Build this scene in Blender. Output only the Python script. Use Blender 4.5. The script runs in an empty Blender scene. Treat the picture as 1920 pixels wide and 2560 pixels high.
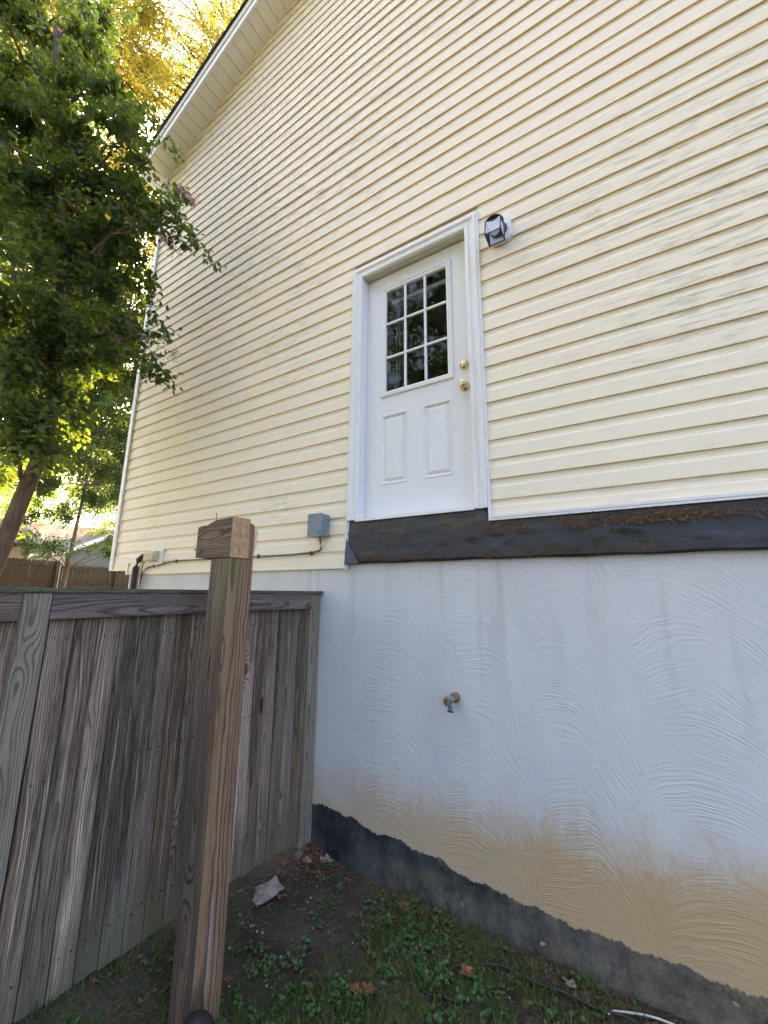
import bpy, bmesh, math, random
import numpy as np
from mathutils import Vector, Matrix

random.seed(7)
RNG = np.random.default_rng(11)
SC = bpy.context.scene
COL = SC.collection

# ------------------------------------------------------------------ camera
CAM = (1.6786, -2.3606, -0.5218)
PITCH, YAW, ROLL, FOC = 0.1994, 0.5489, 0.0087, 997.74
cp, sp, cy, sy = math.cos(PITCH), math.sin(PITCH), math.cos(YAW), math.sin(YAW)
fwd = Vector((-sy*cp, cy*cp, sp)); rgt = Vector((cy, sy, 0)); upv = rgt.cross(fwd)
r2 = math.cos(ROLL)*rgt + math.sin(ROLL)*upv
u2 = -math.sin(ROLL)*rgt + math.cos(ROLL)*upv
cam_d = bpy.data.cameras.new('camera')
cam_d.sensor_width = 36; cam_d.lens = FOC/2560*36
cam_d.clip_start = 0.05; cam_d.clip_end = 2000
cam = bpy.data.objects.new('camera', cam_d); COL.objects.link(cam)
m = Matrix.Identity(4)
for i in range(3):
    m[i][0] = r2[i]; m[i][1] = u2[i]; m[i][2] = -fwd[i]; m[i][3] = CAM[i]
cam.matrix_world = m
SC.camera = cam

# ------------------------------------------------------------------ light
SUN_EL = math.radians(42)
SUN_AZ = math.atan2(-0.66, 0.56)          # measured from +Y towards +X
world = bpy.data.worlds.new('World'); SC.world = world; world.use_nodes = True
wn = world.node_tree.nodes; wl = world.node_tree.links
sky = wn.new('ShaderNodeTexSky'); sky.sky_type = 'NISHITA'; sky.sun_disc = False
sky.sun_elevation = SUN_EL; sky.sun_rotation = SUN_AZ
sky.air_density = 0.7; sky.dust_density = 9.0; sky.ozone_density = 0.0
bg = wn['Background']; bg.inputs['Strength'].default_value = 0.15
wl.new(sky.outputs[0], bg.inputs[0])
sd = bpy.data.lights.new('sun', 'SUN'); sd.energy = 2.6; sd.angle = math.radians(0.5); sd.color = (1, .93, .80)
sun = bpy.data.objects.new('sun', sd); COL.objects.link(sun)
sdir = Vector((math.sin(SUN_AZ)*math.cos(SUN_EL), math.cos(SUN_AZ)*math.cos(SUN_EL), math.sin(SUN_EL)))
sun.rotation_euler = sdir.to_track_quat('Z', 'Y').to_euler(); sun.location = (-20, 30, 40)
SC.view_settings.view_transform = 'Standard'; SC.view_settings.look = 'None'
SC.view_settings.exposure = 3.36; SC.view_settings.gamma = 1
SC.view_settings.use_curve_mapping = False
SC.cycles.max_bounces = 8; SC.cycles.transparent_max_bounces = 12
SC.cycles.use_denoising = True


# ------------------------------------------------------------------ helpers
def vloc(o):
    p = Vector((0, 0, 0))
    while o is not None:
        p += o.location; o = o.parent
    return p


def link(name, me, parent=None, loc=(0, 0, 0)):
    o = bpy.data.objects.new(name, me); COL.objects.link(o)
    o.location = loc
    if parent is not None: o.parent = parent
    return o


def tag(o, label=None, cat=None, group=None, kind=None):
    if label: o['label'] = label
    if cat: o['category'] = cat
    if group: o['group'] = group
    if kind: o['kind'] = kind
    return o


def thing(name, label, cat, loc=(0, 0, 0), group=None):
    o = bpy.data.objects.new(name, None); COL.objects.link(o); o.location = loc
    o.empty_display_size = .1
    return tag(o, label, cat, group)


class MB:
    """collects shapes in world coordinates, builds one mesh object"""
    def __init__(s): s.v = []; s.f = []; s.mi = []; s.uv = None
    def add(s, vs, fs, mi=0):
        b = len(s.v); s.v += [tuple(v) for v in vs]
        s.f += [tuple(b+i for i in f) for f in fs]; s.mi += [mi]*len(fs)
        return s
    def box(s, a, b, mi=0):
        x0, y0, z0 = a; x1, y1, z1 = b
        return s.add([(x0,y0,z0),(x1,y0,z0),(x1,y1,z0),(x0,y1,z0),(x0,y0,z1),(x1,y0,z1),(x1,y1,z1),(x0,y1,z1)],
                     [(0,3,2,1),(4,5,6,7),(0,1,5,4),(1,2,6,5),(2,3,7,6),(3,0,4,7)], mi)
    def tube(s, pts, rad, n=6, mi=0, cap=True):
        pts = [Vector(p) for p in pts]
        if not hasattr(rad, '__len__'): rad = [rad]*len(pts)
        vs = []; fs = []
        for i, p in enumerate(pts):
            t = (pts[min(i+1, len(pts)-1)] - pts[max(i-1, 0)])
            t = t.normalized() if t.length > 1e-9 else Vector((0, 0, 1))
            a = t.cross(Vector((0, 0, 1)) if abs(t.z) < .9 else Vector((1, 0, 0))).normalized(); b = t.cross(a)
            for k in range(n):
                an = 2*math.pi*k/n
                vs.append(p + rad[i]*(math.cos(an)*a + math.sin(an)*b))
        for i in range(len(pts)-1):
            for k in range(n):
                fs.append((i*n+k, i*n+(k+1) % n, (i+1)*n+(k+1) % n, (i+1)*n+k))
        if cap:
            fs.append(tuple(range(n-1, -1, -1))); fs.append(tuple((len(pts)-1)*n+k for k in range(n)))
        return s.add(vs, fs, mi)
    def lathe(s, c, axis, prof, n=20, mi=0):
        """prof = [(distance along axis, radius)]"""
        c = Vector(c); t = Vector(axis).normalized()
        a = t.cross(Vector((0, 0, 1)) if abs(t.z) < .9 else Vector((1, 0, 0))).normalized(); b = t.cross(a)
        vs = []; fs = []
        for d, r in prof:
            for k in range(n):
                an = 2*math.pi*k/n
                vs.append(c + t*d + max(r, 1e-5)*(math.cos(an)*a + math.sin(an)*b))
        for i in range(len(prof)-1):
            for k in range(n):
                fs.append((i*n+k, i*n+(k+1) % n, (i+1)*n+(k+1) % n, (i+1)*n+k))
        fs.append(tuple(range(n-1, -1, -1))); fs.append(tuple((len(prof)-1)*n+k for k in range(n)))
        return s.add(vs, fs, mi)
    def build(s, name, mats, parent=None, loc=None, smooth=False, bevel=0):
        off = vloc(parent) if parent is not None else Vector((0, 0, 0))
        l = Vector(loc) if loc is not None else Vector((0, 0, 0)) + off
        me = bpy.data.meshes.new(name)
        me.from_pydata([(v[0]-l.x, v[1]-l.y, v[2]-l.z) for v in s.v], [], s.f)
        for mt in (mats if isinstance(mats, (list, tuple)) else [mats]): me.materials.append(mt)
        me.polygons.foreach_set('material_index', s.mi)
        if smooth: me.polygons.foreach_set('use_smooth', [True]*len(s.f))
        me.update()
        o = link(name, me, parent, l-off)
        if bevel:
            md = o.modifiers.new('bevel', 'BEVEL'); md.width = bevel; md.segments = 2; md.limit_method = 'ANGLE'
        return o


# ------------------------------------------------------------------ node helper
class NT:
    def __init__(s, name):
        s.mat = bpy.data.materials.new(name); s.mat.use_nodes = True
        s.t = s.mat.node_tree; s.n = s.t.nodes; s.p = s.n['Principled BSDF']; s.out = s.n['Material Output']
    def lk(s, a, b): s.t.links.new(a, b)
    def put(s, sock, v):
        if hasattr(v, 'links'): s.lk(v, sock)
        elif v is not None:
            if hasattr(v, '__len__') and sock.type == 'RGBA' and len(v) == 3: v = (*v, 1)
            sock.default_value = v
    def math(s, op, a, b=None, c=None, clamp=False):
        n = s.n.new('ShaderNodeMath'); n.operation = op; n.use_clamp = clamp
        s.put(n.inputs[0], a)
        if b is not None: s.put(n.inputs[1], b)
        if c is not None: s.put(n.inputs[2], c)
        return n.outputs[0]
    def vmath(s, op, a, b=None, sc=None):
        n = s.n.new('ShaderNodeVectorMath'); n.operation = op
        s.put(n.inputs[0], a)
        if b is not None: s.put(n.inputs[1], b)
        if sc is not None: s.put(n.inputs['Scale'], sc)
        return n.outputs[0]
    def sep(s, v):
        n = s.n.new('ShaderNodeSeparateXYZ'); s.lk(v, n.inputs[0]); return n.outputs
    def comb(s, x, y, z):
        n = s.n.new('ShaderNodeCombineXYZ')
        for i, q in enumerate((x, y, z)): s.put(n.inputs[i], q)
        return n.outputs[0]
    def noise(s, vec, scale=5, detail=4, rough=.55, dist=0, col=False):
        n = s.n.new('ShaderNodeTexNoise'); s.put(n.inputs['Vector'], vec)
        n.inputs['Scale'].default_value = scale; n.inputs['Detail'].default_value = detail
        n.inputs['Roughness'].default_value = rough; n.inputs['Distortion'].default_value = dist
        return n.outputs['Color' if col else 'Fac']
    def vor(s, vec, scale=5, feat='F1', out='Distance', rnd=1):
        n = s.n.new('ShaderNodeTexVoronoi'); n.feature = feat; s.put(n.inputs['Vector'], vec)
        n.inputs['Scale'].default_value = scale; n.inputs['Randomness'].default_value = rnd
        return n.outputs[out]
    def mr(s, v, a, b, c=0, d=1, smooth=True):
        n = s.n.new('ShaderNodeMapRange'); n.interpolation_type = 'SMOOTHSTEP' if smooth else 'LINEAR'
        s.put(n.inputs[0], v)
        for i, q in enumerate((a, b, c, d)): s.put(n.inputs[i+1], q)
        return n.outputs[0]
    def mix(s, f, a, b, mode='MIX'):
        n = s.n.new('ShaderNodeMix'); n.data_type = 'RGBA'; n.blend_type = mode
        s.put(n.inputs[0], f); s.put(n.inputs[6], a); s.put(n.inputs[7], b); return n.outputs[2]
    def ramp(s, f, stops):
        n = s.n.new('ShaderNodeValToRGB'); s.put(n.inputs[0], f); e = n.color_ramp.elements
        for i, (p, c) in enumerate(stops):
            el = e[i] if i < 2 else e.new(p)
            el.position = p; el.color = (*c, 1)
        return n.outputs[0]
    def pos(s): return s.n.new('ShaderNodeNewGeometry').outputs['Position']
    def island(s): return s.n.new('ShaderNodeNewGeometry').outputs['Random Per Island']
    def obj(s): return s.n.new('ShaderNodeTexCoord').outputs['Object']
    def rand(s): return s.n.new('ShaderNodeObjectInfo').outputs['Random']
    def bump(s, h, strength=.3, dist=.01, nrm=None):
        n = s.n.new('ShaderNodeBump'); s.put(n.inputs['Height'], h)
        n.inputs['Strength'].default_value = strength; n.inputs['Distance'].default_value = dist
        if nrm is not None: s.lk(nrm, n.inputs['Normal'])
        s.lk(n.outputs[0], s.p.inputs['Normal']); return n.outputs[0]
    def fin(s, col=None, rough=None, metal=None, spec=None):
        if col is not None: s.put(s.p.inputs['Base Color'], col)
        if rough is not None: s.put(s.p.inputs['Roughness'], rough)
        if metal is not None: s.put(s.p.inputs['Metallic'], metal)
        if spec is not None: s.put(s.p.inputs['Specular IOR Level'], spec)
        return s.mat


# ------------------------------------------------------------------ materials
def m_plain(name, col, rough=.5, var=.12, scale=9, metal=0, spec=.5, bump=.05):
    t = NT(name); p = t.obj()
    n = t.noise(p, scale, 6, .6)
    c = t.mix(t.mr(n, .3, .7), [x*(1-var) for x in col], [min(1, x*(1+var)) for x in col])
    if bump: t.bump(t.noise(p, scale*12, 4, .6), bump, .003)
    return t.fin(c, rough, metal, spec)


def m_siding():
    t = NT('cream_vinyl'); p = t.pos(); x, y, z = t.sep(p)
    base = t.mix(t.noise(p, .9, 3, .5), (.80, .71, .555), (.845, .755, .605))
    base = t.mix(t.math('MULTIPLY', t.rand(), .45), base, (.80, .72, .56))
    # streaky grey green: mildew at right and in noise patches, plus upper left
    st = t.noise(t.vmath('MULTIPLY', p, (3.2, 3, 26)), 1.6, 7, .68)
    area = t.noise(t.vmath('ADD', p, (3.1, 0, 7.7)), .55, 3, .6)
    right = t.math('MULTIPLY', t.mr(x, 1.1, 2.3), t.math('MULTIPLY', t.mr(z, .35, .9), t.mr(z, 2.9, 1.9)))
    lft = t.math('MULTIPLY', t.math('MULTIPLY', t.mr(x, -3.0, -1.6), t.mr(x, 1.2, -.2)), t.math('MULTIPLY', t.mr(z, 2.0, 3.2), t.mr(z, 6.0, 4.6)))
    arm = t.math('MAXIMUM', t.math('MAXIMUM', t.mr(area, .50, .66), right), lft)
    grn_tone = t.math('MULTIPLY', t.math('MULTIPLY', t.mr(st, .46, .68), arm), .68)
    base = t.mix(grn_tone, base, (.30, .31, .24))
    # tan drips below the rake
    rk = t.math('SUBTRACT', t.math('ADD', t.math('MULTIPLY', x, .428), 6.786), z)
    dr = t.math('MULTIPLY', t.mr(rk, .42, .02), t.mr(t.noise(t.vmath('MULTIPLY', p, (9, 9, 1.2)), 1.5, 4, .6), .32, .66))
    base = t.mix(t.math('MULTIPLY', dr, .55), base, (.55, .40, .18))
    # specks
    sp_ = t.mr(t.vor(t.vmath('MULTIPLY', p, (1, 1, .6)), 9, rnd=1), .035, .02)
    base = t.mix(t.math('MULTIPLY', sp_, .5), base, (.25, .20, .12))
    g = t.noise(t.vmath('MULTIPLY', p, (14, 14, 190)), 1.0, 5, .7)
    t.bump(g, .22, .0035)
    return t.fin(base, .48, 0, .35)


def m_butt():
    t = NT('vinyl_butt_bounce_grime'); p = t.pos()  # dirt tint and yellow bounced light put into the underside colour
    n = t.noise(t.vmath('MULTIPLY', p, (7, 7, 7)), 1.3, 6, .65)
    return t.fin(t.mix(t.mr(n, .3, .7), (.88, .66, .27), (.66, .51, .25)), .7)


def m_white(name, tint=(.78, .78, .77), dirt=.25):
    t = NT(name); p = t.pos()
    d = t.noise(t.vmath('MULTIPLY', p, (6, 6, 1.2)), 1.5, 6, .65)
    c = t.mix(t.math('MULTIPLY', t.mr(d, .5, .78), dirt), tint, (.50, .48, .42))
    sp_ = t.mr(t.vor(p, 22), .06, .03)
    c = t.mix(t.math('MULTIPLY', sp_, dirt), c, (.35, .32, .28))
    t.bump(t.noise(p, 60, 4, .6), .04, .002)
    return t.fin(c, .38, 0, .5)


def m_stucco():
    t = NT('troweled_stucco'); p = t.pos(); x, y, z = t.sep(p)
    w = .53
    wob = t.math('ADD', t.math('MULTIPLY', t.math('SUBTRACT', t.noise(p, 1.4, 2, .5), .5), .60), t.math('MULTIPLY', t.math('SUBTRACT', t.noise(t.vmath('MULTIPLY', p, (1, 1, .15)), .9, 2, .5), .5), 1.3))
    u = t.math('ADD', t.math('DIVIDE', t.math('ADD', x, .40), w), wob)
    fu = t.math('FRACT', u); cid = t.math('FLOOR', u)
    # sweep profile: rises softly from the left, falls steeply at the right of each column
    a = t.math('SUBTRACT', fu, .30)
    hl = t.math('MULTIPLY', t.math('MULTIPLY', a, a), .55)
    hr = t.math('MULTIPLY', t.math('POWER', t.math('MAXIMUM', a, 0), 2.6), 1.25)
    h = t.math('MULTIPLY', t.math('ADD', hl, hr), .62)
    ph0 = t.math('ADD', t.math('ADD', z, h), t.math('MULTIPLY', t.math('SINE', t.math('MULTIPLY', cid, 12.9)), 3.1))
    kf = t.math('FLOOR', t.math('ADD', t.math('DIVIDE', ph0, .21), t.math('MULTIPLY', t.noise(p, 3.0, 2, .5), 1.2)))
    wn_ = t.n.new('ShaderNodeTexWhiteNoise'); wn_.noise_dimensions = '2D'; t.lk(t.comb(kf, cid, 0), wn_.inputs['Vector'])
    rk = wn_.outputs['Value']
    ph = t.math('ADD', t.math('ADD', z, t.math('MULTIPLY', h, t.math('ADD', .62, t.math('MULTIPLY', rk, .95)))), t.math('ADD', t.math('MULTIPLY', t.math('SUBTRACT', rk, .5), t.math('MULTIPLY', a, -.34)), t.math('MULTIPLY', cid, 2.7)))
    wv = t.comb(t.math('MULTIPLY', fu, 1.3), t.math('MULTIPLY', cid, 3.7), ph)
    ph2 = t.math('ADD', ph, t.math('MULTIPLY', t.math('SUBTRACT', t.noise(wv, 3, 2, .5), .5), .035))
    lines = t.noise(t.comb(t.math('MULTIPLY', fu, 1.5), t.math('ADD', t.math('MULTIPLY', cid, 5.1), t.math('MULTIPLY', rk, 9)), t.math('MULTIPLY', ph2, 44)), 1.0, 2, .55)
    rid = t.math('POWER', t.math('SUBTRACT', 1, t.math('ABSOLUTE', t.math('MULTIPLY', t.math('SUBTRACT', lines, .5), 6.5)), clamp=True), 2)
    msk = t.mr(t.noise(t.vmath('MULTIPLY', p, (1.2, 1, 1.6)), 2.6, 4, .6), .36, .66)
    fine = t.noise(p, 75, 5, .65)
    hgt = t.math('ADD', t.math('MULTIPLY', t.math('MULTIPLY', rid, msk), .8), t.math('ADD', t.math('MULTIPLY', fine, .22), t.math('MULTIPLY', lines, .30)))
    t.bump(hgt, .34, .007)
    big = t.noise(t.vmath('MULTIPLY', p, (2.2, 1, .8)), .9, 5, .6)
    c = t.mix(t.mr(big, .3, .7), (.57, .56, .565), (.63, .62, .61))
    # vertical grey runs under the membrane
    run = t.mr(t.noise(t.vmath('MULTIPLY', p, (5.5, 1, .35)), 1.0, 4, .6), .54, .72)
    c = t.mix(t.math('MULTIPLY', t.math('MULTIPLY', run, t.mr(z, -1.4, -.45)), .38), c, (.36, .33, .28))
    # soil splashed up from the ground, ragged tan edge
    en = t.math('MULTIPLY', t.math('SUBTRACT', t.noise(t.vmath('MULTIPLY', p, (1.2, 1, 1.4)), 1.6, 12, .72), .5), .50)
    ez = t.math('ADD', t.math('ADD', z, en), t.math('MULTIPLY', x, -.07))
    spn = t.math('MULTIPLY', t.math('SUBTRACT', t.noise(t.vmath('MULTIPLY', p, (1, 1, .7)), 46, 5, .75), .5), .30)
    spn = t.math('ADD', spn, t.math('MULTIPLY', t.math('SUBTRACT', t.noise(t.vmath('MULTIPLY', p, (9, 1, 1.1)), 1.6, 6, .7), .5), .24))
    st = t.mr(t.math('ADD', ez, spn), -1.56, -1.92)
    col = t.mix(t.noise(p, 3, 5, .65), (.445, .285, .125), (.53, .36, .18))
    c = t.mix(t.math('MULTIPLY', st, t.mr(x, -.4, 1.6, .62, .92)), c, col)
    spk = t.math('MULTIPLY', t.mr(t.vor(t.vmath('ADD', p, (.3, 0, 0)), 6.5), .075, .05), t.mr(z, -1.1, -1.6))
    c = t.mix(t.math('MULTIPLY', spk, .55), c, (.42, .30, .17))
    c = t.mix(t.math('MULTIPLY', t.mr(rid, .55, 1), .10), c, (.62, .62, .60))
    return t.fin(c, .82, 0, .25)


def m_tar():
    t = NT('bituminous_coating'); p = t.pos(); x, y, z = t.sep(p)
    n = t.noise(p, 3.2, 7, .68)
    c = t.mix(t.mr(n, .35, .66), (.022, .024, .028), (.085, .088, .09))
    dust = t.mr(t.math('ADD', t.noise(t.vmath('MULTIPLY', p, (1, 1, 2)), 3.4, 9, .8), t.mr(x, -.2, 2.2, -.12, .22)), .44, .62)
    low = t.math('MULTIPLY', t.mr(t.math('ADD', t.math('ADD', z, t.math('MULTIPLY', x, .035)), t.math('MULTIPLY', t.math('SUBTRACT', t.noise(t.vmath('MULTIPLY', p, (1.5, 1, 3)), 4, 8, .75), .5), .22)), -2.00, -2.10), t.mr(x, -.1, .55))
    fade = t.mr(t.math('ADD', x, t.math('MULTIPLY', t.math('SUBTRACT', t.noise(p, 7, 8, .75), .5), 2.4)), 1.0, 2.2)
    dust = t.math('MAXIMUM', t.math('MAXIMUM', dust, low), fade)
    c = t.mix(t.math('MULTIPLY', dust, .50), c, t.mix(t.mr(t.noise(t.vmath('MULTIPLY', p, (1, 1, .6)), 11, 10, .8), .36, .64), (.055, .050, .043), (.27, .225, .165)))
    c = t.mix(t.math('MULTIPLY', fade, .60), c, t.mix(t.mr(t.noise(p, 17, 10, .8), .35, .65), (.07, .062, .05), (.30, .245, .165)))
    ch = t.mr(t.vor(t.vmath('ADD', p, t.vmath('SCALE', t.noise(p, 6, 3, .6, col=True), sc=.12)), 7.5), .10, .07)
    c = t.mix(t.math('MULTIPLY', ch, t.mr(x, .3, 1.2, 0, .75)), c, (.42, .35, .22))
    scr = t.mr(t.noise(t.vmath('MULTIPLY', p, (30, 1, 4)), 1.2, 5, .7), .62, .74)
    c = t.mix(t.math('MULTIPLY', scr, .35), c, (.34, .34, .33))
    t.bump(t.noise(p, 32, 6, .7), .5, .008)
    return t.fin(c, .85, 0, .2)


def m_membrane():
    t = NT('black_membrane'); p = t.pos(); x, y, z = t.sep(p)
    n = t.noise(t.vmath('MULTIPLY', p, (2, 1, 6)), 1.6, 6, .65)
    c = t.mix(t.mr(n, .35, .7), (.011, .012, .015), (.032, .036, .047))
    lit = t.mr(t.math('ADD', t.noise(t.vmath('MULTIPLY', p, (3.5, 1, 14)), 1.3, 7, .7), t.math('MULTIPLY', t.mr(z, -.2, -.07), .13)), .57, .70)
    c = t.mix(t.math('MULTIPLY', lit, .5), c, (.10, .065, .04))
    t.bump(t.noise(t.vmath('MULTIPLY', p, (7, 1, 16)), 2.2, 7, .6), .35, .01)
    return t.fin(c, t.mr(n, .3, .7, .30, .5), 0, .5)


def m_wood(name, cols, late, freq=150, axis='Z', green=0, stain=.6, streak=.55, tan_z=None, north=0):
    """old softwood: growth rings cut through by the board, knots, weathering"""
    t = NT(name); p = t.obj(); r = t.rand()
    if axis == 'Y': s_ = t.sep(p); p = t.comb(s_[2], s_[0], s_[1])
    if axis == 'X': s_ = t.sep(p); p = t.comb(s_[2], s_[1], s_[0])
    off = t.comb(t.math('MULTIPLY', r, 37.7), t.math('MULTIPLY', t.math('FRACT', t.math('MULTIPLY', r, 17.3)), 23.1), t.math('MULTIPLY', r, 91.7))
    q = t.vmath('ADD', p, off)
    x, y, z = t.sep(p)
    r1 = t.math('FRACT', t.math('MULTIPLY', r, 7.31)); r3 = t.math('FRACT', t.math('MULTIPLY', r, 131.7))
    d = t.noise(t.vmath('MULTIPLY', q, (3.2, 3.2, .9)), 1.3, 3, .55, col=True)
    dx, dy, dz = t.sep(d)
    xx = t.math('ADD', t.math('ADD', x, t.math('MULTIPLY', t.math('SUBTRACT', dx, .5), .055)), t.math('MULTIPLY', t.math('SUBTRACT', r1, .5), .10))
    yy = t.math('ADD', t.math('ADD', y, t.math('MULTIPLY', t.math('SUBTRACT', dy, .5), .075)), t.math('ADD', .012, t.math('MULTIPLY', r3, .03)))
    # knots
    rb = t.math('FRACT', t.math('MULTIPLY', r, 53.9))
    kv = t.vmath('MULTIPLY', q, (5.0, 5.0, 2.1))
    kd = t.vor(kv, 1.0)
    kn = t.mr(kd, .13, .07)
    kw = t.mr(kd, .36, .05)
    rad = t.math('SQRT', t.math('ADD', t.math('MULTIPLY', xx, xx), t.math('MULTIPLY', yy, yy)))
    rad = t.math('ADD', rad, t.math('MULTIPLY', t.math('MULTIPLY', kw, kw), .032))
    rad = t.math('ADD', rad, t.math('MULTIPLY', t.noise(t.vmath('MULTIPLY', q, (30, 30, 2.5)), 1, 3, .6), .005))
    ring = t.math('FRACT', t.math('MULTIPLY', rad, freq))
    lw = t.math('MULTIPLY', t.mr(ring, .42, .80), t.mr(ring, 1.0, .86))
    fib = t.noise(t.vmath('MULTIPLY', q, (420, 420, 9)), 1, 4, .7)
    big = t.noise(t.vmath('MULTIPLY', q, (5.5, 5.5, .55)), 1.2, 5, .62)
    c = t.mix(t.mr(big, .32, .68), cols[0], cols[1])
    c = t.mix(t.mr(r, .45, .95), c, cols[2])
    dk = t.mr(t.noise(t.vmath('MULTIPLY', t.vmath('ADD', q, (9, 4, 2)), (9, 9, .7)), 1.1, 5, .6), .50, .68)
    c = t.mix(t.math('MULTIPLY', dk, stain), c, [v*.30 for v in cols[0]])
    sk = t.noise(t.vmath('MULTIPLY', t.vmath('ADD', q, (3, 8, 5)), (46, 46, 1.1)), 1.0, 4, .65)
    c = t.mix(t.math('MULTIPLY', t.mr(sk, .50, .68), streak), c, [v*.38 for v in cols[0]])
    c = t.mix(t.math('MULTIPLY', t.mr(sk, .46, .30), streak*.8), c, [min(1, v*1.55) for v in cols[1]])
    c = t.mix(t.math('MULTIPLY', lw, t.math('ADD', .62, t.math('MULTIPLY', t.noise(q, 4, 2), .5))), c, late)
    c = t.mix(t.math('MULTIPLY', t.mr(fib, .35, .75), .35), c, [min(1, v*1.7) for v in cols[1]])
    c = t.mix(1.0, c, t.ramp(rb, [(0, (.62, .62, .64)), (1, (1.45, 1.40, 1.36))]) if streak > .7 else (1, 1, 1), 'MULTIPLY')
    if tan_z is not None:           # paler, greener feet that stand in damp soil
        wz = t.sep(t.pos())[2]
        f = t.mr(t.math('ADD', wz, t.math('MULTIPLY', t.math('SUBTRACT', t.noise(q, 6, 4), .5), .5)), tan_z+.30, tan_z-.02)
        c = t.mix(t.math('MULTIPLY', f, .72), c, (.13, .125, .080))
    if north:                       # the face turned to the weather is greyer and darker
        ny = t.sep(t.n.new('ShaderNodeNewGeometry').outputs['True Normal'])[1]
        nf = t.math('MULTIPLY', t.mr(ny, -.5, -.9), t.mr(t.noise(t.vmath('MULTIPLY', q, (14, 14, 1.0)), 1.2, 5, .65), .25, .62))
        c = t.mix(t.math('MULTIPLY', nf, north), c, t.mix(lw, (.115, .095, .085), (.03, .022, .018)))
    if green:
        g = t.mr(t.noise(t.vmath('MULTIPLY', q, (12, 12, .8)), 1.2, 5, .65), .48, .66)
        wz = t.sep(t.pos())[2]
        g = t.math('MULTIPLY', t.math('MULTIPLY', g, green), t.mr(wz, -.95, -.45, .25, 1))
        c = t.mix(g, c, (.13, .17, .055))
    c = t.mix(kn, c, (.045, .026, .015))
    hgt = t.math('ADD', t.math('MULTIPLY', lw, .5), t.math('ADD', t.math('MULTIPLY', fib, .35), t.math('MULTIPLY', kn, -.6)))
    t.bump(hgt, .55, .004)
    return t.fin(c, .8, 0, .2)


def m_leaf(name, c1, c2, tr1, tr2, tmix=.5, rough=.5, spec=.3):
    t = NT(name); r = t.island()
    r2_ = t.math('FRACT', t.math('MULTIPLY', r, 71.3))
    t.fin(t.mix(r, c1, c2), rough, 0, spec)
    tb = t.n.new('ShaderNodeBsdfTranslucent'); t.put(tb.inputs[0], t.mix(r2_, tr1, tr2))
    ms = t.n.new('ShaderNodeMixShader'); ms.inputs[0].default_value = tmix
    t.lk(t.p.outputs[0], ms.inputs[1]); t.lk(tb.outputs[0], ms.inputs[2]); t.lk(ms.outputs[0], t.out.inputs[0])
    return t.mat


def m_bark(name, a, b):
    t = NT(name); p = t.obj()
    n = t.noise(t.vmath('MULTIPLY', p, (16, 16, 4)), 1.5, 6, .65)
    t.bump(n, .6, .02)
    return t.fin(t.mix(t.mr(n, .3, .7), a, b), .85, 0, .2)


def m_soil():
    t = NT('damp_soil'); p = t.pos()
    n = t.noise(p, 2.3, 6, .65); f = t.noise(p, 38, 6, .7); x, y, z = t.sep(p)
    c = t.mix(t.mr(n, .35, .65), (.045, .036, .029), (.105, .085, .066))
    yard = t.mr(x, -.42, -.60)
    moss = t.mr(t.noise(t.vmath('ADD', p, (4, 2, 0)), 1.7, 5, .6), .46, .60)
    c = t.mix(t.math('MULTIPLY', moss, .55), c, (.045, .060, .026))
    c = t.mix(t.mr(f, .58, .75), c, (.13, .11, .085))
    c = t.mix(t.mr(t.noise(p, 90, 4, .7), .60, .72), c, (.020, .015, .012))
    c = t.mix(yard, c, t.mix(n, (.215, .18, .08), (.155, .155, .06)))  # unseen ground past the fence, straw tint added to bounce warm light
    t.bump(t.math('ADD', f, t.math('MULTIPLY', t.noise(p, 140, 3, .6), .4)), .9, .02)
    return t.fin(c, .92, 0, .15)


def m_shingle(name, a, b, sc=1.0):
    t = NT(name); p = t.obj()
    n = t.n.new('ShaderNodeTexBrick'); t.put(n.inputs['Vector'], t.vmath('SCALE', p, sc=sc))
    for k, v in (('Color1', (*a, 1)), ('Color2', (*b, 1)), ('Mortar', (a[0]*.5, a[1]*.5, a[2]*.5, 1))): n.inputs[k].default_value = v
    n.inputs['Scale'].default_value = 3; n.inputs['Mortar Size'].default_value = .02
    c = t.mix(t.math('MULTIPLY', t.noise(p, 2, 5, .6), .4), n.outputs[0], b)
    return t.fin(c, .9, 0, .15)


def m_glass(name='window_glass', tint=(.80, .85, .84), k=1.0):
    t = NT(name)
    tr = t.n.new('ShaderNodeBsdfTransparent'); tr.inputs[0].default_value = (*tint, 1)
    gl = t.n.new('ShaderNodeBsdfGlossy'); gl.inputs['Roughness'].default_value = .012
    p = t.obj()
    b = t.n.new('ShaderNodeBump'); b.inputs['Strength'].default_value = .02; b.inputs['Distance'].default_value = .05
    t.lk(t.noise(p, 7, 2, .5), b.inputs['Height']); t.lk(b.outputs[0], gl.inputs['Normal'])
    fr = t.n.new('ShaderNodeFresnel'); fr.inputs[0].default_value = 1.55
    ms = t.n.new('ShaderNodeMixShader')
    t.lk(t.math('MULTIPLY', fr.outputs[0], k, clamp=True), ms.inputs[0])
    t.lk(tr.outputs[0], ms.inputs[1]); t.lk(gl.outputs[0], ms.inputs[2]); t.lk(ms.outputs[0], t.out.inputs[0])
    return t.mat


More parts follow.
